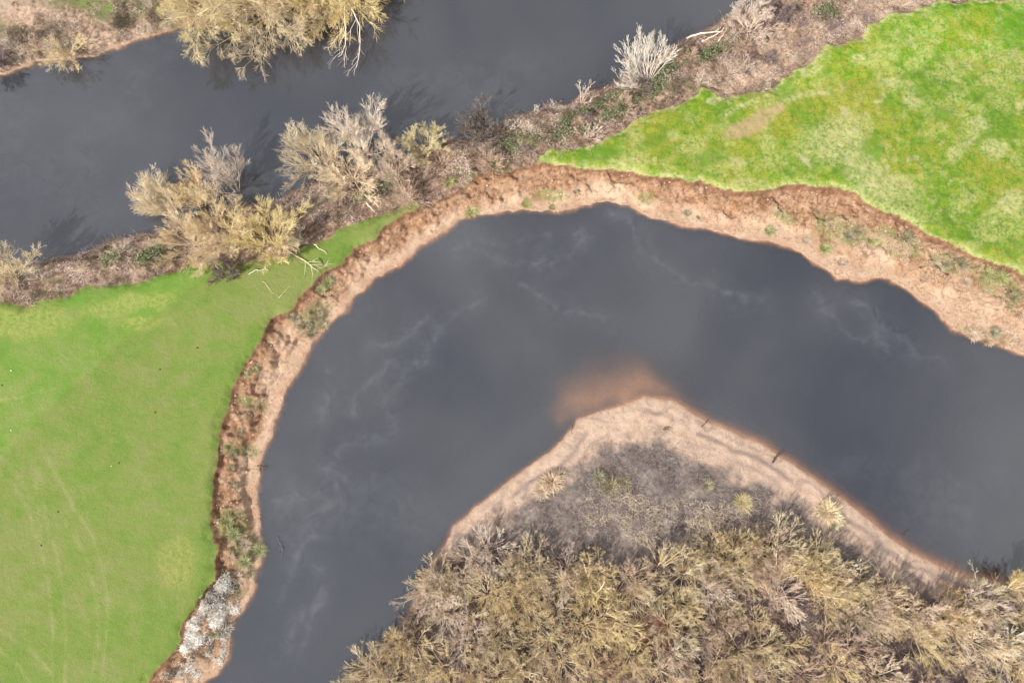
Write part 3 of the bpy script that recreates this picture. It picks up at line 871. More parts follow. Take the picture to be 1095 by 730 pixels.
plant('willow_shrub', 'low yellowish shrub spreading in front of the tall pinkish tree', 'shrub', 378, 192,
      shrub(33, 5.4, spread=(20, 75), **med), M['cream'])
plant('willow_shrub', 'olive shrub with upright fans at the right end of the middle cluster', 'shrub', 455, 163,
      shrub(34, 5.0, spread=(15, 60), lean=(-0.1, 0.15), **med), M['olive'])
plant('willow_shrub', 'straw-grey tangled shrub between the tall pinkish tree and the olive shrub', 'shrub', 424, 184,
      shrub(35, 5.0, spread=(15, 75), **med), M['pink'])
plant('willow_shrub', 'cream shrub cut off by the left edge of the photo on the river bank', 'shrub', 16, 296,
      shrub(36, 6.2, spread=(10, 68), lean=(0, 0.15), **{**med, 'stems': 12}), M['cream'])
plant('willow_shrub', 'small yellow-brown shrub leaning into the water under the top left bank', 'shrub', 74, 58,
      shrub(37, 4.2, spread=(20, 75), lean=(0.1, -0.5), up=0.0, **{**med, 'stems': 9, 'counts': (8, 8, 7)}), M['yellow'])
plant('dead_shrub', 'dark mauve dead shrub cut off by the left edge on the far bank', 'shrub', 2, 70,
      shrub(38, 2.8, spread=(10, 70), **{**med, 'r0': 0.06}), M['mauve'])
plant('dead_shrub', 'tangled grey-brown dead shrub standing alone at the water edge', 'shrub', 510, 148,
      shrub(39, 5.2, spread=(10, 66), lean=(0, 0.12), **{**med, 'wob': 0.26, 'ang': 36, 'stems': 20, 'counts': (8, 7, 6), 'twig': 0.016}), M['grey'])
plant('dead_shrub', 'small brown dead shrub touching the right side of the tangled dead shrub', 'shrub', 535, 143,
      shrub(40, 3.0, spread=(10, 55), lean=(0, 0.1), **{**med, 'wob': 0.2, 'ang': 36, 'stems': 7, 'counts': (6, 5, 3)}), M['bramble'])
plant('bare_shrub', 'small pinkish sapling on the bank left of the white fan shrub', 'shrub', 622, 111,
      shrub(41, 3.8, spread=(4, 30), **{**med, 'stems': 5, 'r0': 0.05, 'counts': (7, 5, 4)}), M['pink'])
plant('bare_shrub', 'silvery white fan-shaped shrub overhanging the upper river', 'shrub', 692, 90,
      shrub(42, 6.6, spread=(18, 74), lean=(-0.3, 0.25), sector=(15, 235), r0=0.055, counts=(10, 7, 6), stems=22, ratios=(0.42, 0.5, 0.6), twig=0.0105, ang=22), M['white'])
plant('bare_shrub', 'pale pinkish shrub on the bank behind the white driftwood', 'shrub', 801, 33,
      shrub(43, 4.4, spread=(10, 60), lean=(-0.1, 0.15), **med), M['pink'])
plant('dead_shrub', 'dark purplish dead shrub near the top edge right of the pale pinkish shrub', 'shrub', 828, 22,
      shrub(44, 3.0, spread=(10, 70), **med), M['mauve'])
for (px, py, h, lb) in [(573, 121, 1.9, 'slender grey sapling on the red-brown bank, left one of a pair'), (591, 117, 1.7, 'slender grey sapling on the red-brown bank, right one of a pair'),
                        (546, 136, 1.6, 'thin grey sapling next to the small brown dead shrub')]:
    plant('bare_sapling', lb, 'sapling', px, py, shrub(int(px), h, 4, (4, 30), r0=0.03, counts=(5, 4, 3), twig=0.014), M['white'])

# fallen wood
limb(lr, [(300, 262, 2.9), (314, 272, 2.8), (328, 280, 2.6), (341, 291, 2.5)], 0.08, 8, 'pink', 'fallen_branch', sub=0.5, label='bleached white fallen branch with a fan of twigs on the field corner', cat='branch')
limb(lr, [(336, 262, 2.5), (350, 272, 2.6)], 0.05, 0, 'white', 'fallen_branch', label='short thin grey stick on the grass above the white fallen branch', cat='branch')
limb(lr, [(341, 276, 2.6), (347, 287, 2.55), (346, 297, 2.5), (334, 299, 2.45)], 0.07, 2, 'grey', 'fallen_branch', label='bent grey branch hooked round the right of the white fallen branch', cat='branch')
limb(lr, [(281, 300, 2.5), (290, 311, 2.5), (298, 318, 2.5)], 0.05, 0, 'straw', 'fallen_branch', label='thin straw-coloured stick on the grass below the willow, pointing down right', cat='branch')
limb(lr, [(298, 318, 2.55), (304, 312, 2.55), (311, 306, 2.5)], 0.045, 0, 'straw', 'fallen_branch', label='thin straw-coloured stick on the grass below the willow, pointing up right', cat='branch')
limb(lr, [(266, 293, 2.6), (275, 289, 2.6), (287, 288, 2.55)], 0.06, 3, 'white', 'fallen_branch', label='pale thin branch on the grass beside the mauve dead shrub', cat='branch')
limb(lr, [(734, 41, 0.5), (748, 36, 0.9), (765, 34, 1.5), (773, 33, 1.9)], 0.15, 4, 'pink', 'driftwood_log', sub=0.25, label='long white driftwood log reaching to the water at the upper bank', cat='driftwood')
limb(lr, [(750, 45, 1.2), (761, 40, 1.6), (771, 34, 2.1)], 0.13, 2, 'pink', 'driftwood_log', sub=0.25, label='shorter white driftwood log lying across below the long log', cat='driftwood')
limb(lr, [(768, 44, 1.7), (773, 38, 1.9), (777, 30, 2.1)], 0.13, 0, 'cream', 'driftwood_log', label='short cream driftwood log right of the white driftwood', cat='driftwood')
limb(lr, [(392, 217, 2.3), (396, 222, 2.2), (400, 226, 2.1)], 0.09, 0, 'white', 'driftwood_log', label='short white log in the brown scrub above the grass tip', cat='driftwood')
limb(lr, [(826, 494, 0.7), (831, 488, 0.45), (839, 483, 0.2)], 0.17, 3, 'dark', 'driftwood_log', sub=0.4, label='small dark log at the water edge on the right side of the sandy point', cat='driftwood')
limb(lr, [(296, 574, 0.1), (299, 581, 0.25), (303, 589, 0.05)], 0.035, 4, 'grey', 'snag', sub=0.6, label='pale twiggy snag poking from the water off the left bank', cat='snag')
limb(lr, [(275, 498, 0.4), (281, 498, 0.3), (285, 499, 0.1)], 0.11, 3, 'dark', 'snag', sub=0.6, label='small dark snag at the waterline below the left field', cat='snag')
limb(lr, [(750, 456, 0.15), (755, 451, 0.15), (757, 449, 0.05)], 0.08, 1, 'dark', 'snag', sub=0.5, label='tiny dark stick on the waterline right of the point tip', cat='snag')
limb(lr, [(709, 459, 0.75), (716, 459, 0.75)], 0.13, 2, 'dark', 'driftwood_log', sub=0.5, label='small dark stub of wood lying in the sand below the tip', cat='driftwood')
limb(lr, [(609, 452, 0.1), (613, 455, 0.15), (611, 462, 0.12)], 0.06, 3, 'dark', 'snag', sub=0.5, label='dark twig at the water edge left of the point tip', cat='snag')
limb(lr, [(966, 571, 0.05), (972, 566, 0.15)], 0.07, 2, 'dark', 'snag', sub=0.7, label='tiny dark twig in the shallows off the right beach', cat='snag')

# ------------------------------------------------------------------ the willow thicket on the point
PROTO = {}
for k, (mat, n) in enumerate((('olive', 3), ('yellow', 3), ('cream', 3), ('pink', 2), ('mauve', 2), ('gold', 2), ('tan', 2))):
    for j in range(n):
        PROTO[(mat, j)] = shrub(100 + 10 * k + j, 3.7 if mat != 'mauve' else 2.4, 17, (6, 80), r0=0.05, counts=(6, 6, 6), ratios=(0.58, 0.6, 0.62), twig=0.0105, wob=0.06, up=0.03, ang=25, cluster=0.3)
GAPS = [(557, 668, 13), (612, 648, 17), (690, 660, 24), (812, 640, 13), (890, 672, 15), (950, 640, 12), (1020, 690, 22), (590, 610, 16), (480, 590, 25), (690, 710, 16), (700, 625, 16), (1000, 668, 10), (870, 700, 15), (770, 690, 13), (930, 700, 12), (1035, 665, 11), (740, 715, 12), (470, 690, 13), (520, 650, 14), (850, 660, 15), (745, 668, 14), (915, 645, 12), (600, 690, 13), (960, 690, 13), (1060, 715, 13), (660, 625, 13), (500, 712, 12), (640, 700, 10), (980, 715, 10), (780, 610, 9)]
gap = [(*ground(a, b, 0.8), c * 0.125) for a, b, c in GAPS]
STARS = [('willow_shrub', 'olive shrub with five bare arms spread over a dark gap in the thicket', 635, 638, 'olive', 61, 5.6, 7),
         ('willow_shrub', 'cream star-shaped shrub with thick bare arms at the bottom edge', 553, 716, 'cream', 62, 5.0, 9),
         ('bare_shrub', 'white star-shaped bare shrub in the bottom right corner', 1080, 690, 'white', 63, 5.0, 11),
         ('willow_shrub', 'yellow-green fan shrub at the front fringe of the thicket by grey ground', 706, 606, 'olive', 64, 4.4, 9),
         ('willow_shrub', 'golden bushy shrub below the yellow-green fan shrub, mid thicket', 722, 645, 'yellow', 65, 3.6, 14),
         ('willow_shrub', 'shrub with one long pale curved stem beside a dark gap', 834, 622, 'cream', 66, 5.4, 5),
         ('willow_shrub', 'brown-olive shrub with long stems swept right towards the beach', 868, 635, 'olive', 67, 5.0, 9),
         ('willow_shrub', 'straw fan shrub overhanging the water at the right end of the beach', 1078, 632, 'yellow', 68, 4.4, 10),
         ('willow_shrub', 'pale cream bushy shrub below the olive shrub with five arms', 660, 662, 'cream', 69, 2.8, 12)]
taken = []
for nm, lb, px, py, mt, sd_, H, st in STARS:
    ln = {64: (0, .25), 67: (.4, .15), 68: (.05, .4), 66: (-.05, .25)}.get(sd_, (0, 0))
    sparse = sd_ in (61, 62, 63, 66)
    plant(nm, lb, 'shrub', px, py, shrub(sd_, H, st, (28, 78) if sparse else (14, 70), lean=ln, r0=0.12 if sparse else 0.07, counts=(7, 6, 6) if sparse else (8, 7, 7), ratios=(0.46, 0.55, 0.62), twig=0.0108, wob=0.08, ang=26,
                                         sector={64: (10, 170), 67: (-30, 110), 68: (20, 160)}.get(sd_)), M[mt], 'willow thicket on the point')
    x, y, _ = base_at(px, py)
    taken.append((x, y, 1.8))
pts = []
tries = 0
tr = np.random.default_rng(19)
while tries < 9000 and len(pts) < 230:
    tries += 1
    x, y = tr.uniform(-32, 82), tr.uniform(-36, 4)
    d = float(F_th(np.array([x]), np.array([y]))[0])
    if d > -0.1 or float(F_lower(np.array([x]), np.array([y]))[0]) < 0.1:
        continue
    edge = d > -3.0
    sep = (1.75 if edge else 3.0) * tr.uniform(0.8, 1.15)
    if any((x - a) ** 2 + (y - b) ** 2 < sep * sep for a, b, *_ in pts) or any((x - a) ** 2 + (y - b) ** 2 < c * c for a, b, c in taken + gap):
        continue
    pts.append((x, y, d))
KL = {'olive': 'olive-yellow leafless willow shrub', 'yellow': 'straw-yellow leafless willow shrub', 'cream': 'pale cream leafless shrub', 'pink': 'pinkish-grey leafless shrub', 'gold': 'golden leafless willow shrub', 'tan': 'tan brown dry shrub', 'mauve': 'low mauve dead shrub'}
px0 = np.array(pts)
patch = fbm(px0[:, 0], px0[:, 1], 7, 3, 41) + tr.normal(0, 0.09, len(px0))
pz = height(px0[:, 0], px0[:, 1])
xw = ground(440, 650)[0]
roots = {}
for i, (x, y, d) in enumerate(pts):
    p = patch[i]
    mat = 'mauve' if tr.random() < 0.08 else 'olive' if p < 0.47 else 'yellow' if p < 0.53 else 'cream' if p < 0.60 else 'pink'
    if tr.random() < 0.38:
        mat = ['olive', 'cream', 'yellow', 'pink', 'gold', 'tan', 'tan'][int(tr.integers(7))]
    key = (mat, int(tr.integers(sum(1 for k in PROTO if k[0] == mat))))
    where = 'along the river on the left side of the thicket' if x < -8 and d > -3.5 else 'in the front fringe of the thicket beside the bare ground' if d > -3.5 else \
        'deep in the left half of the thicket' if x < 14 else 'deep in the middle of the thicket' if x < 40 else 'deep in the right corner of the thicket'
    label = KL[mat] + ' ' + where
    sc = float(tr.uniform(0.65, 1.05) if d > -3 else tr.uniform(0.5, 1.1))
    rz = float(tr.uniform(0, 6.28))
    if key not in roots:
        t = bpy.data.objects.new('dead_shrub' if mat == 'mauve' else 'willow_shrub' if mat in ('olive', 'yellow', 'gold') else 'bare_shrub', None)
        SC.collection.objects.link(t)
        t['category'] = 'shrub'
        (lv, lf), (tv, tf) = PROTO[key]
        obj('trunk', mesh_from('trunk', lv, lf), M['cream' if mat in ('olive', 'yellow', 'cream', 'gold') else mat], t)
        obj('crown', mesh_from('crown', tv, tf), M[mat], t)
        t.location, t.rotation_euler, t.scale = (x, y, float(pz[i])), (0, 0, rz), (sc, sc, sc)
        t['label'], t['group'] = label, 'willow thicket on the point'
        roots[key] = t
    else:
        dup(roots[key], (x, y, float(pz[i])), rz, sc, label, 'willow thicket on the point')


# low bushes standing in the bramble strip
lb_r = np.random.default_rng(23)
LOW = [(v, lb_r.integers(2)) for v in ('mauve', 'tan', 'pink', 'mauve', 'tan')]
n_low = 0
while n_low < 34:
    px, py = lb_r.uniform(10, 960), lb_r.uniform(2, 310)
    x, y, z = base_at(px, py)
    q = survey(np.array([x]), np.array([y]))
    if q['sc'][0] > -0.6 or q['L'][0] < 0.8 or q['R'][0] < 0.8:
        continue
    mt, j = LOW[n_low % 5]
    key = (mt, int(j))
    c = dup(roots[key], (x, y, z - 0.05), float(lb_r.uniform(0, 6.28)), float(lb_r.uniform(0.35, 0.7)), {'mauve': 'low mauve-brown leafless bush', 'tan': 'low tan leafless bush', 'pink': 'low pinkish-grey leafless bush'}[mt] + ' standing in the scrub strip between river and fields', 'low bushes in the scrub strip')
    n_low += 1


# ------------------------------------------------------------------ tussocks and other small plants on the banks
def tussock(seed, n=220, R=0.8, H=0.55, w=0.02):
    r = np.random.default_rng(seed)
    az, rad = r.uniform(0, 6.283, n), R * 0.55 * np.sqrt(r.random(n))
    st = np.stack([np.cos(az) * rad, np.sin(az) * rad, np.full(n, -0.05)], 1)
    d = np.stack([np.cos(az) * (0.25 + rad / R), np.sin(az) * (0.25 + rad / R), np.full(n, 0.9)], 1) + r.normal(0, 0.2, (n, 3))
    P = walk(r, st, unit(d), H * r.uniform(0.7, 1.4, n), 4, 0.12, -0.22)
    return tubes(P, w * np.linspace(1, 0.4, 4)[None].repeat(n, 0), 3)


TP = {m_: [mesh_from('tussock', *tussock(200 + i + 10 * q, 260, 0.8, 0.6, 0.022)) for i in range(3)] for q, m_ in enumerate(('grass', 'moss', 'straw'))}
TUSS = [  # px, py, size, material, label
    (503, 226, 1.3, 'grass', 'round yellow-green tussock at the waterline left of the bend top'), (530, 177, 1.2, 'grass', 'pale yellow-green tussock between scrub and bare red bank'),
    (480, 195, 1.2, 'grass', 'pale yellow-green tussock in the scrub just left of the red bank'), (326, 347, 1.2, 'moss', None), (340, 338, 1.2, 'moss', None), (333, 356, 1.1, 'moss', None), (345, 348, 1.0, 'moss', None), (316, 340, 1.0, 'moss', None),
    (350, 302, 1.1, 'grass', 'green tussock on the slope under the hooked grey branch'), (343, 310, 1.0, 'grass', None), (309, 337, 0.9, 'moss', None), (563, 218, 1.0, 'grass', 'small yellow-green tussock at the top of the bend by the water'),
    (823, 247, 1.1, 'grass', 'dark green tussock at the water edge, first right of the red bank'), (882, 265, 1.2, 'grass', 'green tussock with a dark rim beside the notch in the right bank'),
    (908, 252, 1.1, 'moss', None), (918, 247, 1.0, 'moss', None), (932, 256, 1.3, 'grass', 'broad green tussock mid slope on the right bank'), (970, 254, 1.3, 'moss', 'round grey-green slumped tussock under the right field edge'),
    (928, 272, 1.0, 'straw', None), (1003, 284, 1.2, 'straw', None), (1012, 281, 1.2, 'moss', None), (1030, 282, 1.2, 'moss', None), (1033, 301, 1.0, 'straw', None), (1058, 293, 1.4, 'grass', None), (1070, 297, 1.3, 'grass', None),
    (1078, 325, 1.2, 'grass', None), (1085, 318, 1.2, 'moss', None), (1090, 335, 1.2, 'straw', None), (1040, 358, 1.2, 'straw', None), (1056, 364, 1.1, 'straw', None), (1075, 365, 1.2, 'straw', None), (1064, 355, 1.1, 'moss', None),
    (243, 557, 1.2, 'grass', None), (250, 571, 1.2, 'grass', None), (262, 582, 1.1, 'straw', None), (278, 588, 1.2, 'grass', 'yellow-green tussock on the little spur into the water, left bank'), (262, 601, 1.1, 'grass', None), (246, 596, 1.0, 'straw', None),
    (254, 617, 1.0, 'straw', None), (268, 612, 0.9, 'moss', None), (228, 676, 0.8, 'grass', 'bright green clump among the bleached flood debris'), (262, 440, 0.7, 'moss', None), (256, 462, 0.7, 'moss', None), (249, 486, 0.8, 'moss', None), (247, 502, 0.8, 'moss', None), (262, 400, 0.7, 'grass', None),
    (250, 520, 0.7, 'moss', None), (272, 395, 0.8, 'grass', None), (862, 258, 0.8, 'straw', None), (900, 282, 0.9, 'straw', None), (985, 300, 0.8, 'straw', None), (748, 232, 0.7, 'moss', None), (735, 228, 0.7, 'moss', None), (590, 222, 0.6, 'grass', None), (615, 207, 0.5, 'moss', None),
    (885, 547, 1.9, 'yellow', 'bright straw-yellow tussock near the beach right of the grey ground'), (893, 556, 1.3, 'yellow', 'smaller straw-yellow tussock touching the bright one by the beach'),
    (590, 515, 1.8, 'straw', 'wide straw tussock on the sand left of the grey ground'), (580, 525, 1.4, 'straw', 'straw tussock on the sand, lower of the left pair'),
    (600, 508, 1.2, 'straw', 'small straw tussock at the top of the sand left of the grey ground'),
    (794, 537, 1.4, 'yellow', 'yellow tussock in the grey ground above the thicket'), (756, 518, 1.1, 'moss', 'dull olive tussock on the right rim of the grey ground'),
    (653, 520, 1.5, 'olive', 'dark olive clump among brown stalks at the top of the grey ground'), (640, 510, 1.2, 'olive', 'brownish clump left of the dark olive clump on grey ground'), (668, 516, 1.1, 'olive', 'brownish clump right of the dark olive clump on grey ground'),
]
SIDE = {'grass': 'green', 'moss': 'grey-green', 'straw': 'straw-coloured'}
for i, (px, py, s, mt, lb) in enumerate(TUSS):
    x, y, z = base_at(px, py)
    mt = 'moss' if mt == 'olive' else mt
    gm = mt if mt in TP else 'straw'
    me = TP[gm][i % 3]
    if mt not in TP:
        me = mesh_from('tussock', *tussock(400 + i, 420, 0.8, 0.7, 0.02))
    o = obj('grass_tussock', me, M[mt], None, None, 'tussock', 'grass tussocks on the banks')
    o.location, o.rotation_euler, o.scale = (x, y, z), (0, 0, i * 1.7), (s, s, s * 0.8)
    o['label'] = lb or (SIDE[mt] + (' tussock on the eroded right bank below the rough field' if px > 700 else ' tussock on the slope under the grass tip' if px > 300 and px < 400 else
                                    ' tussock on the eroded top bank' if px >= 400 else ' tussock on the eroded left bank below the smooth field'))


# ------------------------------------------------------------------ uncountable ground cover
def scatter(n, box, dens, seed):
    r = np.random.default_rng(seed)
    x, y = r.uniform(box[0], box[1], n), r.uniform(box[2], box[3], n)
    k = r.random(n) < dens(x, y)
    return x[k], y[k], r


def stalks(name, label, cat, n, box, dens, seed, mat, L=(0.3, 0.9), tilt=(0.2, 1.4), w=0.016, k=3, droop=-0.15, leaf=0.0, clump=1.0):
    x, y, r = scatter(n, box, dens, seed)
    m_ = len(x)
    z = height(x, y)
    az = r.uniform(0, 6.283, m_)
    ti = r.uniform(*tilt, m_)
    d = np.stack([np.cos(az) * np.sin(ti), np.sin(az) * np.sin(ti), np.cos(ti)], 1)
    cl = 0.55 + 0.9 * sstep(0.35, 0.65, fbm(x, y, 1.9, 3, seed)) * clump + 0.45 * (1 - clump)
    P = walk(r, np.stack([x, y, z - 0.02], 1), d, r.uniform(*L, m_) * cl, k, 0.18, droop)
    P[:, :, 2] = np.maximum(P[:, :, 2], z[:, None] + 0.01)
    V, F = tubes(P, (w * r.uniform(0.7, 1.5, m_))[:, None] * np.linspace(1, 0.5, k)[None], 3)
    if leaf:
        c = np.stack([x, y, z + r.uniform(0.1, 0.85, m_) * L[1] * cl], 1)
        u = unit(r.normal(0, 1, (m_, 3)) * np.array([1, 1, 0.4])) * (leaf * r.uniform(0.6, 1.4, m_))[:, None]
        v = unit(np.cross(u, r.normal(0, 0.6, (m_, 3)) + np.array([0, 0, 1.0]))) * (leaf * 0.7 * r.uniform(0.6, 1.3, m_))[:, None]
        LV = np.stack([c - u, c + v, c + u, c - v], 1).reshape(-1, 3)
        LF = np.arange(m_ * 4).reshape(-1, 4)
        V, F = merge([(V, F), (LV, LF)])
    print(name, m_)
    return obj(name, mesh_from(name, V, F), M[mat], None, label, cat, None, 'stuff')


def sd_of(x, y):
    return survey(x, y)


def blob_at(x, y, lst, z=1.5):
    a = np.zeros(x.shape)
    for px, py, rx, ry, rot in lst:
        cx, cy = ground(px, py, z)
        c, s = math.cos(math.radians(rot)), math.sin(math.radians(rot))
        X, Y = x - cx, y - cy
        u, v = (X * c + Y * s) / (rx * .137), (-X * s + Y * c) / (ry * .137)
        a = np.maximum(a, sstep(1.3, 0.6, np.sqrt(u * u + v * v)))
    return a


GREEN_SCRUB = [(640, 122, 62, 17, 28), (556, 153, 24, 12, 10), (690, 100, 30, 12, 35), (722, 68, 20, 9, 40), (705, 82, 10, 8, 30), (165, 276, 28, 9, 18), (117, 281, 22, 9, 15), (760, 58, 22, 9, 30), (880, 15, 14, 9, 0), (400, 205, 30, 8, 20)]


def d_scrub(x, y):
    s = sd_of(x, y)
    inside = ((s['sc'] < -0.1) | (s['up'] < s['low'] * 0.8)) & (s['bar'] > 0) & (s['north'] > 0) & (s['L'] > 0.15) & (s['R'] > 0.15) & (s['up'] > 0.15)
    return inside * (0.15 + 0.85 * sstep(0.38, 0.56, fbm(x, y, 2.6, 3, 51))) * (1 - 0.85 * blob_at(x, y, GREEN_SCRUB)) * (1 - 0.85 * blob_at(x, y, [(486, 160, 34, 10, 12), (176, 257, 22, 7, 10), (795, 88, 30, 12, 25)]))


def d_green(x, y):
    s = sd_of(x, y)
    inside = (s['sc'] < 0) & (s['L'] > 0.3) & (s['R'] > 0.3) & (s['up'] > 0.5)
    return inside * blob_at(x, y, GREEN_SCRUB) * sstep(0.33, 0.48, fbm(x, y, 1.8, 3, 52))


stalks('bramble_scrub', 'brown leafless bramble scrub covering the strip between river and fields', 'scrub', 300000, (-86, 86, 8, 82), d_scrub, 71, 'bramble', (0.4, 1.6), (0.2, 1.2), 0.018, 4, -0.25, 0.07)
stalks('bramble_leaves', 'dark green evergreen bramble patches in the brown bank scrub', 'scrub', 420000, (-86, 60, 20, 82), d_green, 72, 'leaf', (0.6, 1.5), (0.2, 1.2), 0.014, 3, -0.2, 0.13)


def d_pale(x, y):
    s = sd_of(x, y)
    inside = (s['sc'] < 0.3) & (s['L'] > 0.1) & (s['R'] > 0.1) & (s['up'] > 0.3)
    return inside * np.maximum(blob_at(x, y, TAN) * sstep(0.3, 0.55, fbm(x, y, 1.6, 3, 58)), 0.0)


stalks('dry_grass', 'pinkish tan dead grass along the upper river bank and field edge', 'grass', 330000, (-70, 86, 20, 82), d_pale, 73, 'straw', (0.3, 0.9), (0.3, 1.4), 0.022, 3, -0.2)


def d_north(x, y):
    s = sd_of(x, y)
    return (s['north'] < -0.3) * sstep(0.3, 0.6, fbm(x, y, 2.5, 3, 53)) * sstep(8, 3, s['up'])


stalks('bramble_scrub', 'pinkish brown dead scrub on the far bank, top left corner', 'scrub', 200000, (-90, -20, 50, 84), d_north, 74, 'bramble', (0.3, 1.0), (0.2, 1.2), 0.018, 4, -0.2, 0.06)


def d_litter(x, y):
    s = sd_of(x, y)
    return (s['bar'] < 0) * sstep(2.2, -2.2, s['lit']) * (0.15 + 0.85 * sstep(0.35, 0.6, fbm(x, y, 2.4, 3, 54))) * (s['low'] > 0.8)


stalks('undergrowth', 'grey-brown dead stalks covering the floor inside the point', 'undergrowth', 150000, (-30, 82, -36, 18), d_litter, 75, 'litter', (0.25, 0.9), (0.3, 1.5), 0.016, 3, -0.15)

stalks('dry_stalks', 'pale cream dead stalks standing on the grey floor in front of the thicket', 'stalks', 60000, (0, 60, -16, 10), lambda x, y: blob_at(x, y, [(720, 560, 90, 22, -8), (800, 560, 70, 16, -12), (660, 545, 40, 20, 0), (930, 612, 50, 12, -25)], 0.9) * sstep(0.4, 0.6, fbm(x, y, 1.3, 3, 59)) * 0.9, 79, 'cream', (0.3, 1.1), (0.3, 1.4), 0.014, 4, -0.1)


def d_thick(x, y):
    return (F_th(x, y) < 0.3) * sstep(0.42, 0.6, fbm(x, y, 3.4, 3, 55)) * (1 - 0.8 * np.max([sstep(c * 1.2, c * 0.6, np.hypot(x - a, y - b)) for a, b, c in gap], axis=0))


stalks('undergrowth', 'straw and olive dry growth filling the thicket between its shrubs', 'undergrowth', 30000, (-30, 82, -36, 6), d_thick, 76, 'tan', (0.3, 1.2), (0.1, 1.1), 0.016, 4, -0.05)


def d_wrack(x, y):
    s = sd_of(x, y)
    b = blob_at(x, y, [(230, 640, 24, 18, 60), (230, 662, 22, 26, 60), (214, 694, 16, 26, 55), (196, 722, 14, 24, 50)], 0.8)
    return (s['low'] > 0.3) * (s['L'] > 0.5) * b * sstep(0.38, 0.58, fbm(x, y, 1.2, 3, 56))


stalks('flood_debris', 'bleached white and grey flood debris heaped on the bottom left bank', 'debris', 260000, (-62, -30, -36, -8), d_wrack, 77, 'wrack', (0.15, 0.7), (0.9, 1.55), 0.022, 3, -0.05, 0.05)


def d_bank(x, y):
    s = sd_of(x, y)
    t = s['low'] / (s['low'] + np.maximum(s['F'], 0) + 1e-3)
    g = blob_at(x, y, [(335, 338, 26, 14, 40), (243, 565, 18, 26, 80), (262, 595, 18, 18, 0), (905, 250, 40, 16, -20), (1000, 280, 60, 18, -28), (1070, 310, 36, 22, -30), (1050, 360, 50, 12, -15), (240, 625, 14, 18, 60)], 0.9)
    return (s['bar'] > 0) * (s['F'] > 0.4) * (s['low'] > 0.5) * (s['low'] < 16) * (0.06 + 0.8 * g) * sstep(0.45, 0.62, fbm(x, y, 1.6, 3, 57))


stalks('weeds', 'sparse dry weeds and stems strewn over the eroded outer bank', 'weeds', 220000, (-62, 86, -36, 45), d_bank, 78, 'moss', (0.12, 0.45), (0.3, 1.4), 0.017, 3, -0.2)

stalks('dry_grass', 'straw-coloured dry grass growing on the slumped right bank', 'grass', 260000, (25, 88, 0, 36),
       lambda x, y: (lambda q: (q['bar'] > 3) * (q['F'] > 0.3) * (q['low'] > 0.25) * blob_at(x, y, [(1000, 292, 90, 22, -28), (1062, 340, 50, 26, -25), (862, 228, 54, 14, -12), (1052, 362, 52, 9, -15), (925, 275, 34, 12, -30), (720, 215, 40, 8, -8)], 0.9) * sstep(0.46, 0.6, fbm(x, y, 1.7, 3, 61)))(sd_of(x, y)),
       82, 'straw', (0.15, 0.5), (0.4, 1.4), 0.017, 3, -0.2)

# small dark clods on the smooth field and pale stones
CL = [(211, 372, 1.5, 'largest dark clod, high on the smooth field near the bank'), (171, 395, 1.2, 'dark clod on the smooth field below the largest one'), (166, 441, 1.2, 'dark clod in the middle of the smooth field'),
      (127, 495, 1.2, 'dark oblong clod on the smooth field left of the bank'), (62, 547, 1.1, 'dark clod beside the curved wheel tracks'), (44, 583, 1.2, 'dark clod lying in the inner curved wheel track'), (2, 412, 1.2, 'dark clod at the left edge of the smooth field')]


def lump_mesh(seed, nm):
    r = np.random.default_rng(seed)
    nu, nv = 12, 7
    V = []
    for j in range(nv):
        a = math.pi * j / (nv - 1)
        for i in range(nu):
            b = 2 * math.pi * i / nu
            s = 1 + r.normal(0, 0.14) * (0 < j < nv - 1)
            V.append((math.sin(a) * math.cos(b) * s, math.sin(a) * math.sin(b) * s * 0.8, math.cos(a) * 0.5 * s))
    F = [(j * nu + i, j * nu + (i + 1) % nu, (j + 1) * nu + (i + 1) % nu, (j + 1) * nu + i) for j in range(nv - 1) for i in range(nu)]
    return mesh_from(nm, V, F)


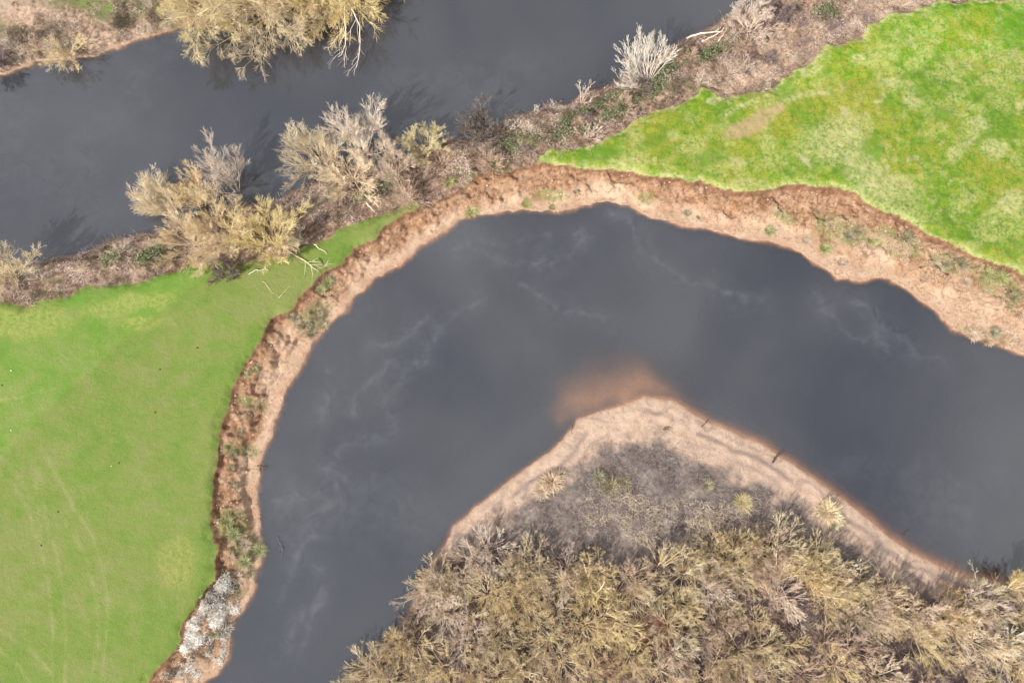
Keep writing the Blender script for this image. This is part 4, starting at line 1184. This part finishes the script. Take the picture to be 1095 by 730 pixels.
for i, (px, py, s, lb) in enumerate(CL):
    x, y, z = base_at(px, py)
    o = obj('earth_clod', lump_mesh(300 + i, 'earth_clod'), M['dark'], None, lb, 'clod', 'dark clods on the smooth field')
    o.location, o.scale, o.rotation_euler = (x, y, z + 0.02), (0.12 * s,) * 3, (0, 0, i)
ST = [(12, 396, 0.9, 'white stone in the smooth field, upper one near the left edge'), (12, 460, 0.9, 'white stone in the smooth field, lower one near the left edge'), (1078, 637, 1.4, 'white stone under the straw fan shrub at the right beach end'), (119, 498, 0.6, 'tiny pale stone beside the dark oblong clod')]
for i, (px, py, s, lb) in enumerate(ST):
    x, y, z = base_at(px, py)
    o = obj('stone', lump_mesh(330 + i, 'stone'), M['white'], None, lb, 'stone', 'pale stones')
    o.location, o.scale, o.rotation_euler = (x, y, z + 0.03), (0.11 * s,) * 3, (0, 0, i)


# crumbled soil on the eroding bank: far too many to count
cx_, cy_, cr = scatter(90000, (-62, 86, -36, 45), lambda x, y: (lambda q: (q['bar'] > 3) * (q['F'] > 0.3) * (q['low'] > 0.1) * (q['low'] < 14) * (q['up'] > q['low'] * 0.8) * sstep(0.44, 0.6, fbm(x, y, 2.2, 3, 60)))(sd_of(x, y)), 81)
nC = len(cx_)
base = np.array([(1, 0, 0), (0.3, 0.95, 0), (-0.8, 0.6, 0), (-0.8, -0.6, 0), (0.3, -0.95, 0), (0.1, 0.1, 0.75)])
tri = np.array([(0, 1, 5), (1, 2, 5), (2, 3, 5), (3, 4, 5), (4, 0, 5)])
rad = 0.04 + 0.17 * cr.random(nC) ** 4
rot = cr.uniform(0, 6.283, nC)
bv = base[None] * (1 + cr.normal(0, 0.16, (nC, 6, 1)))
X = cx_[:, None] + rad[:, None] * (bv[:, :, 0] * np.cos(rot)[:, None] - bv[:, :, 1] * np.sin(rot)[:, None])
Y = cy_[:, None] + rad[:, None] * (bv[:, :, 0] * np.sin(rot)[:, None] + bv[:, :, 1] * np.cos(rot)[:, None])
Z = height(cx_, cy_)[:, None] - 0.01 + rad[:, None] * bv[:, :, 2]
cm = mesh_from('soil_clods', np.stack([X, Y, Z], 2).reshape(-1, 3), (np.arange(nC)[:, None, None] * 6 + tri[None]).reshape(-1, 3), False)
soil = twig_material('crumbled_soil', [(0.2, (0.20, 0.115, 0.068)), (0.5, (0.33, 0.21, 0.135)), (0.8, (0.46, 0.32, 0.215))])
obj('soil_clods', cm, soil, None, 'crumbs and clods of brown soil strewn over the eroded outer bank', 'soil', None, 'stuff')
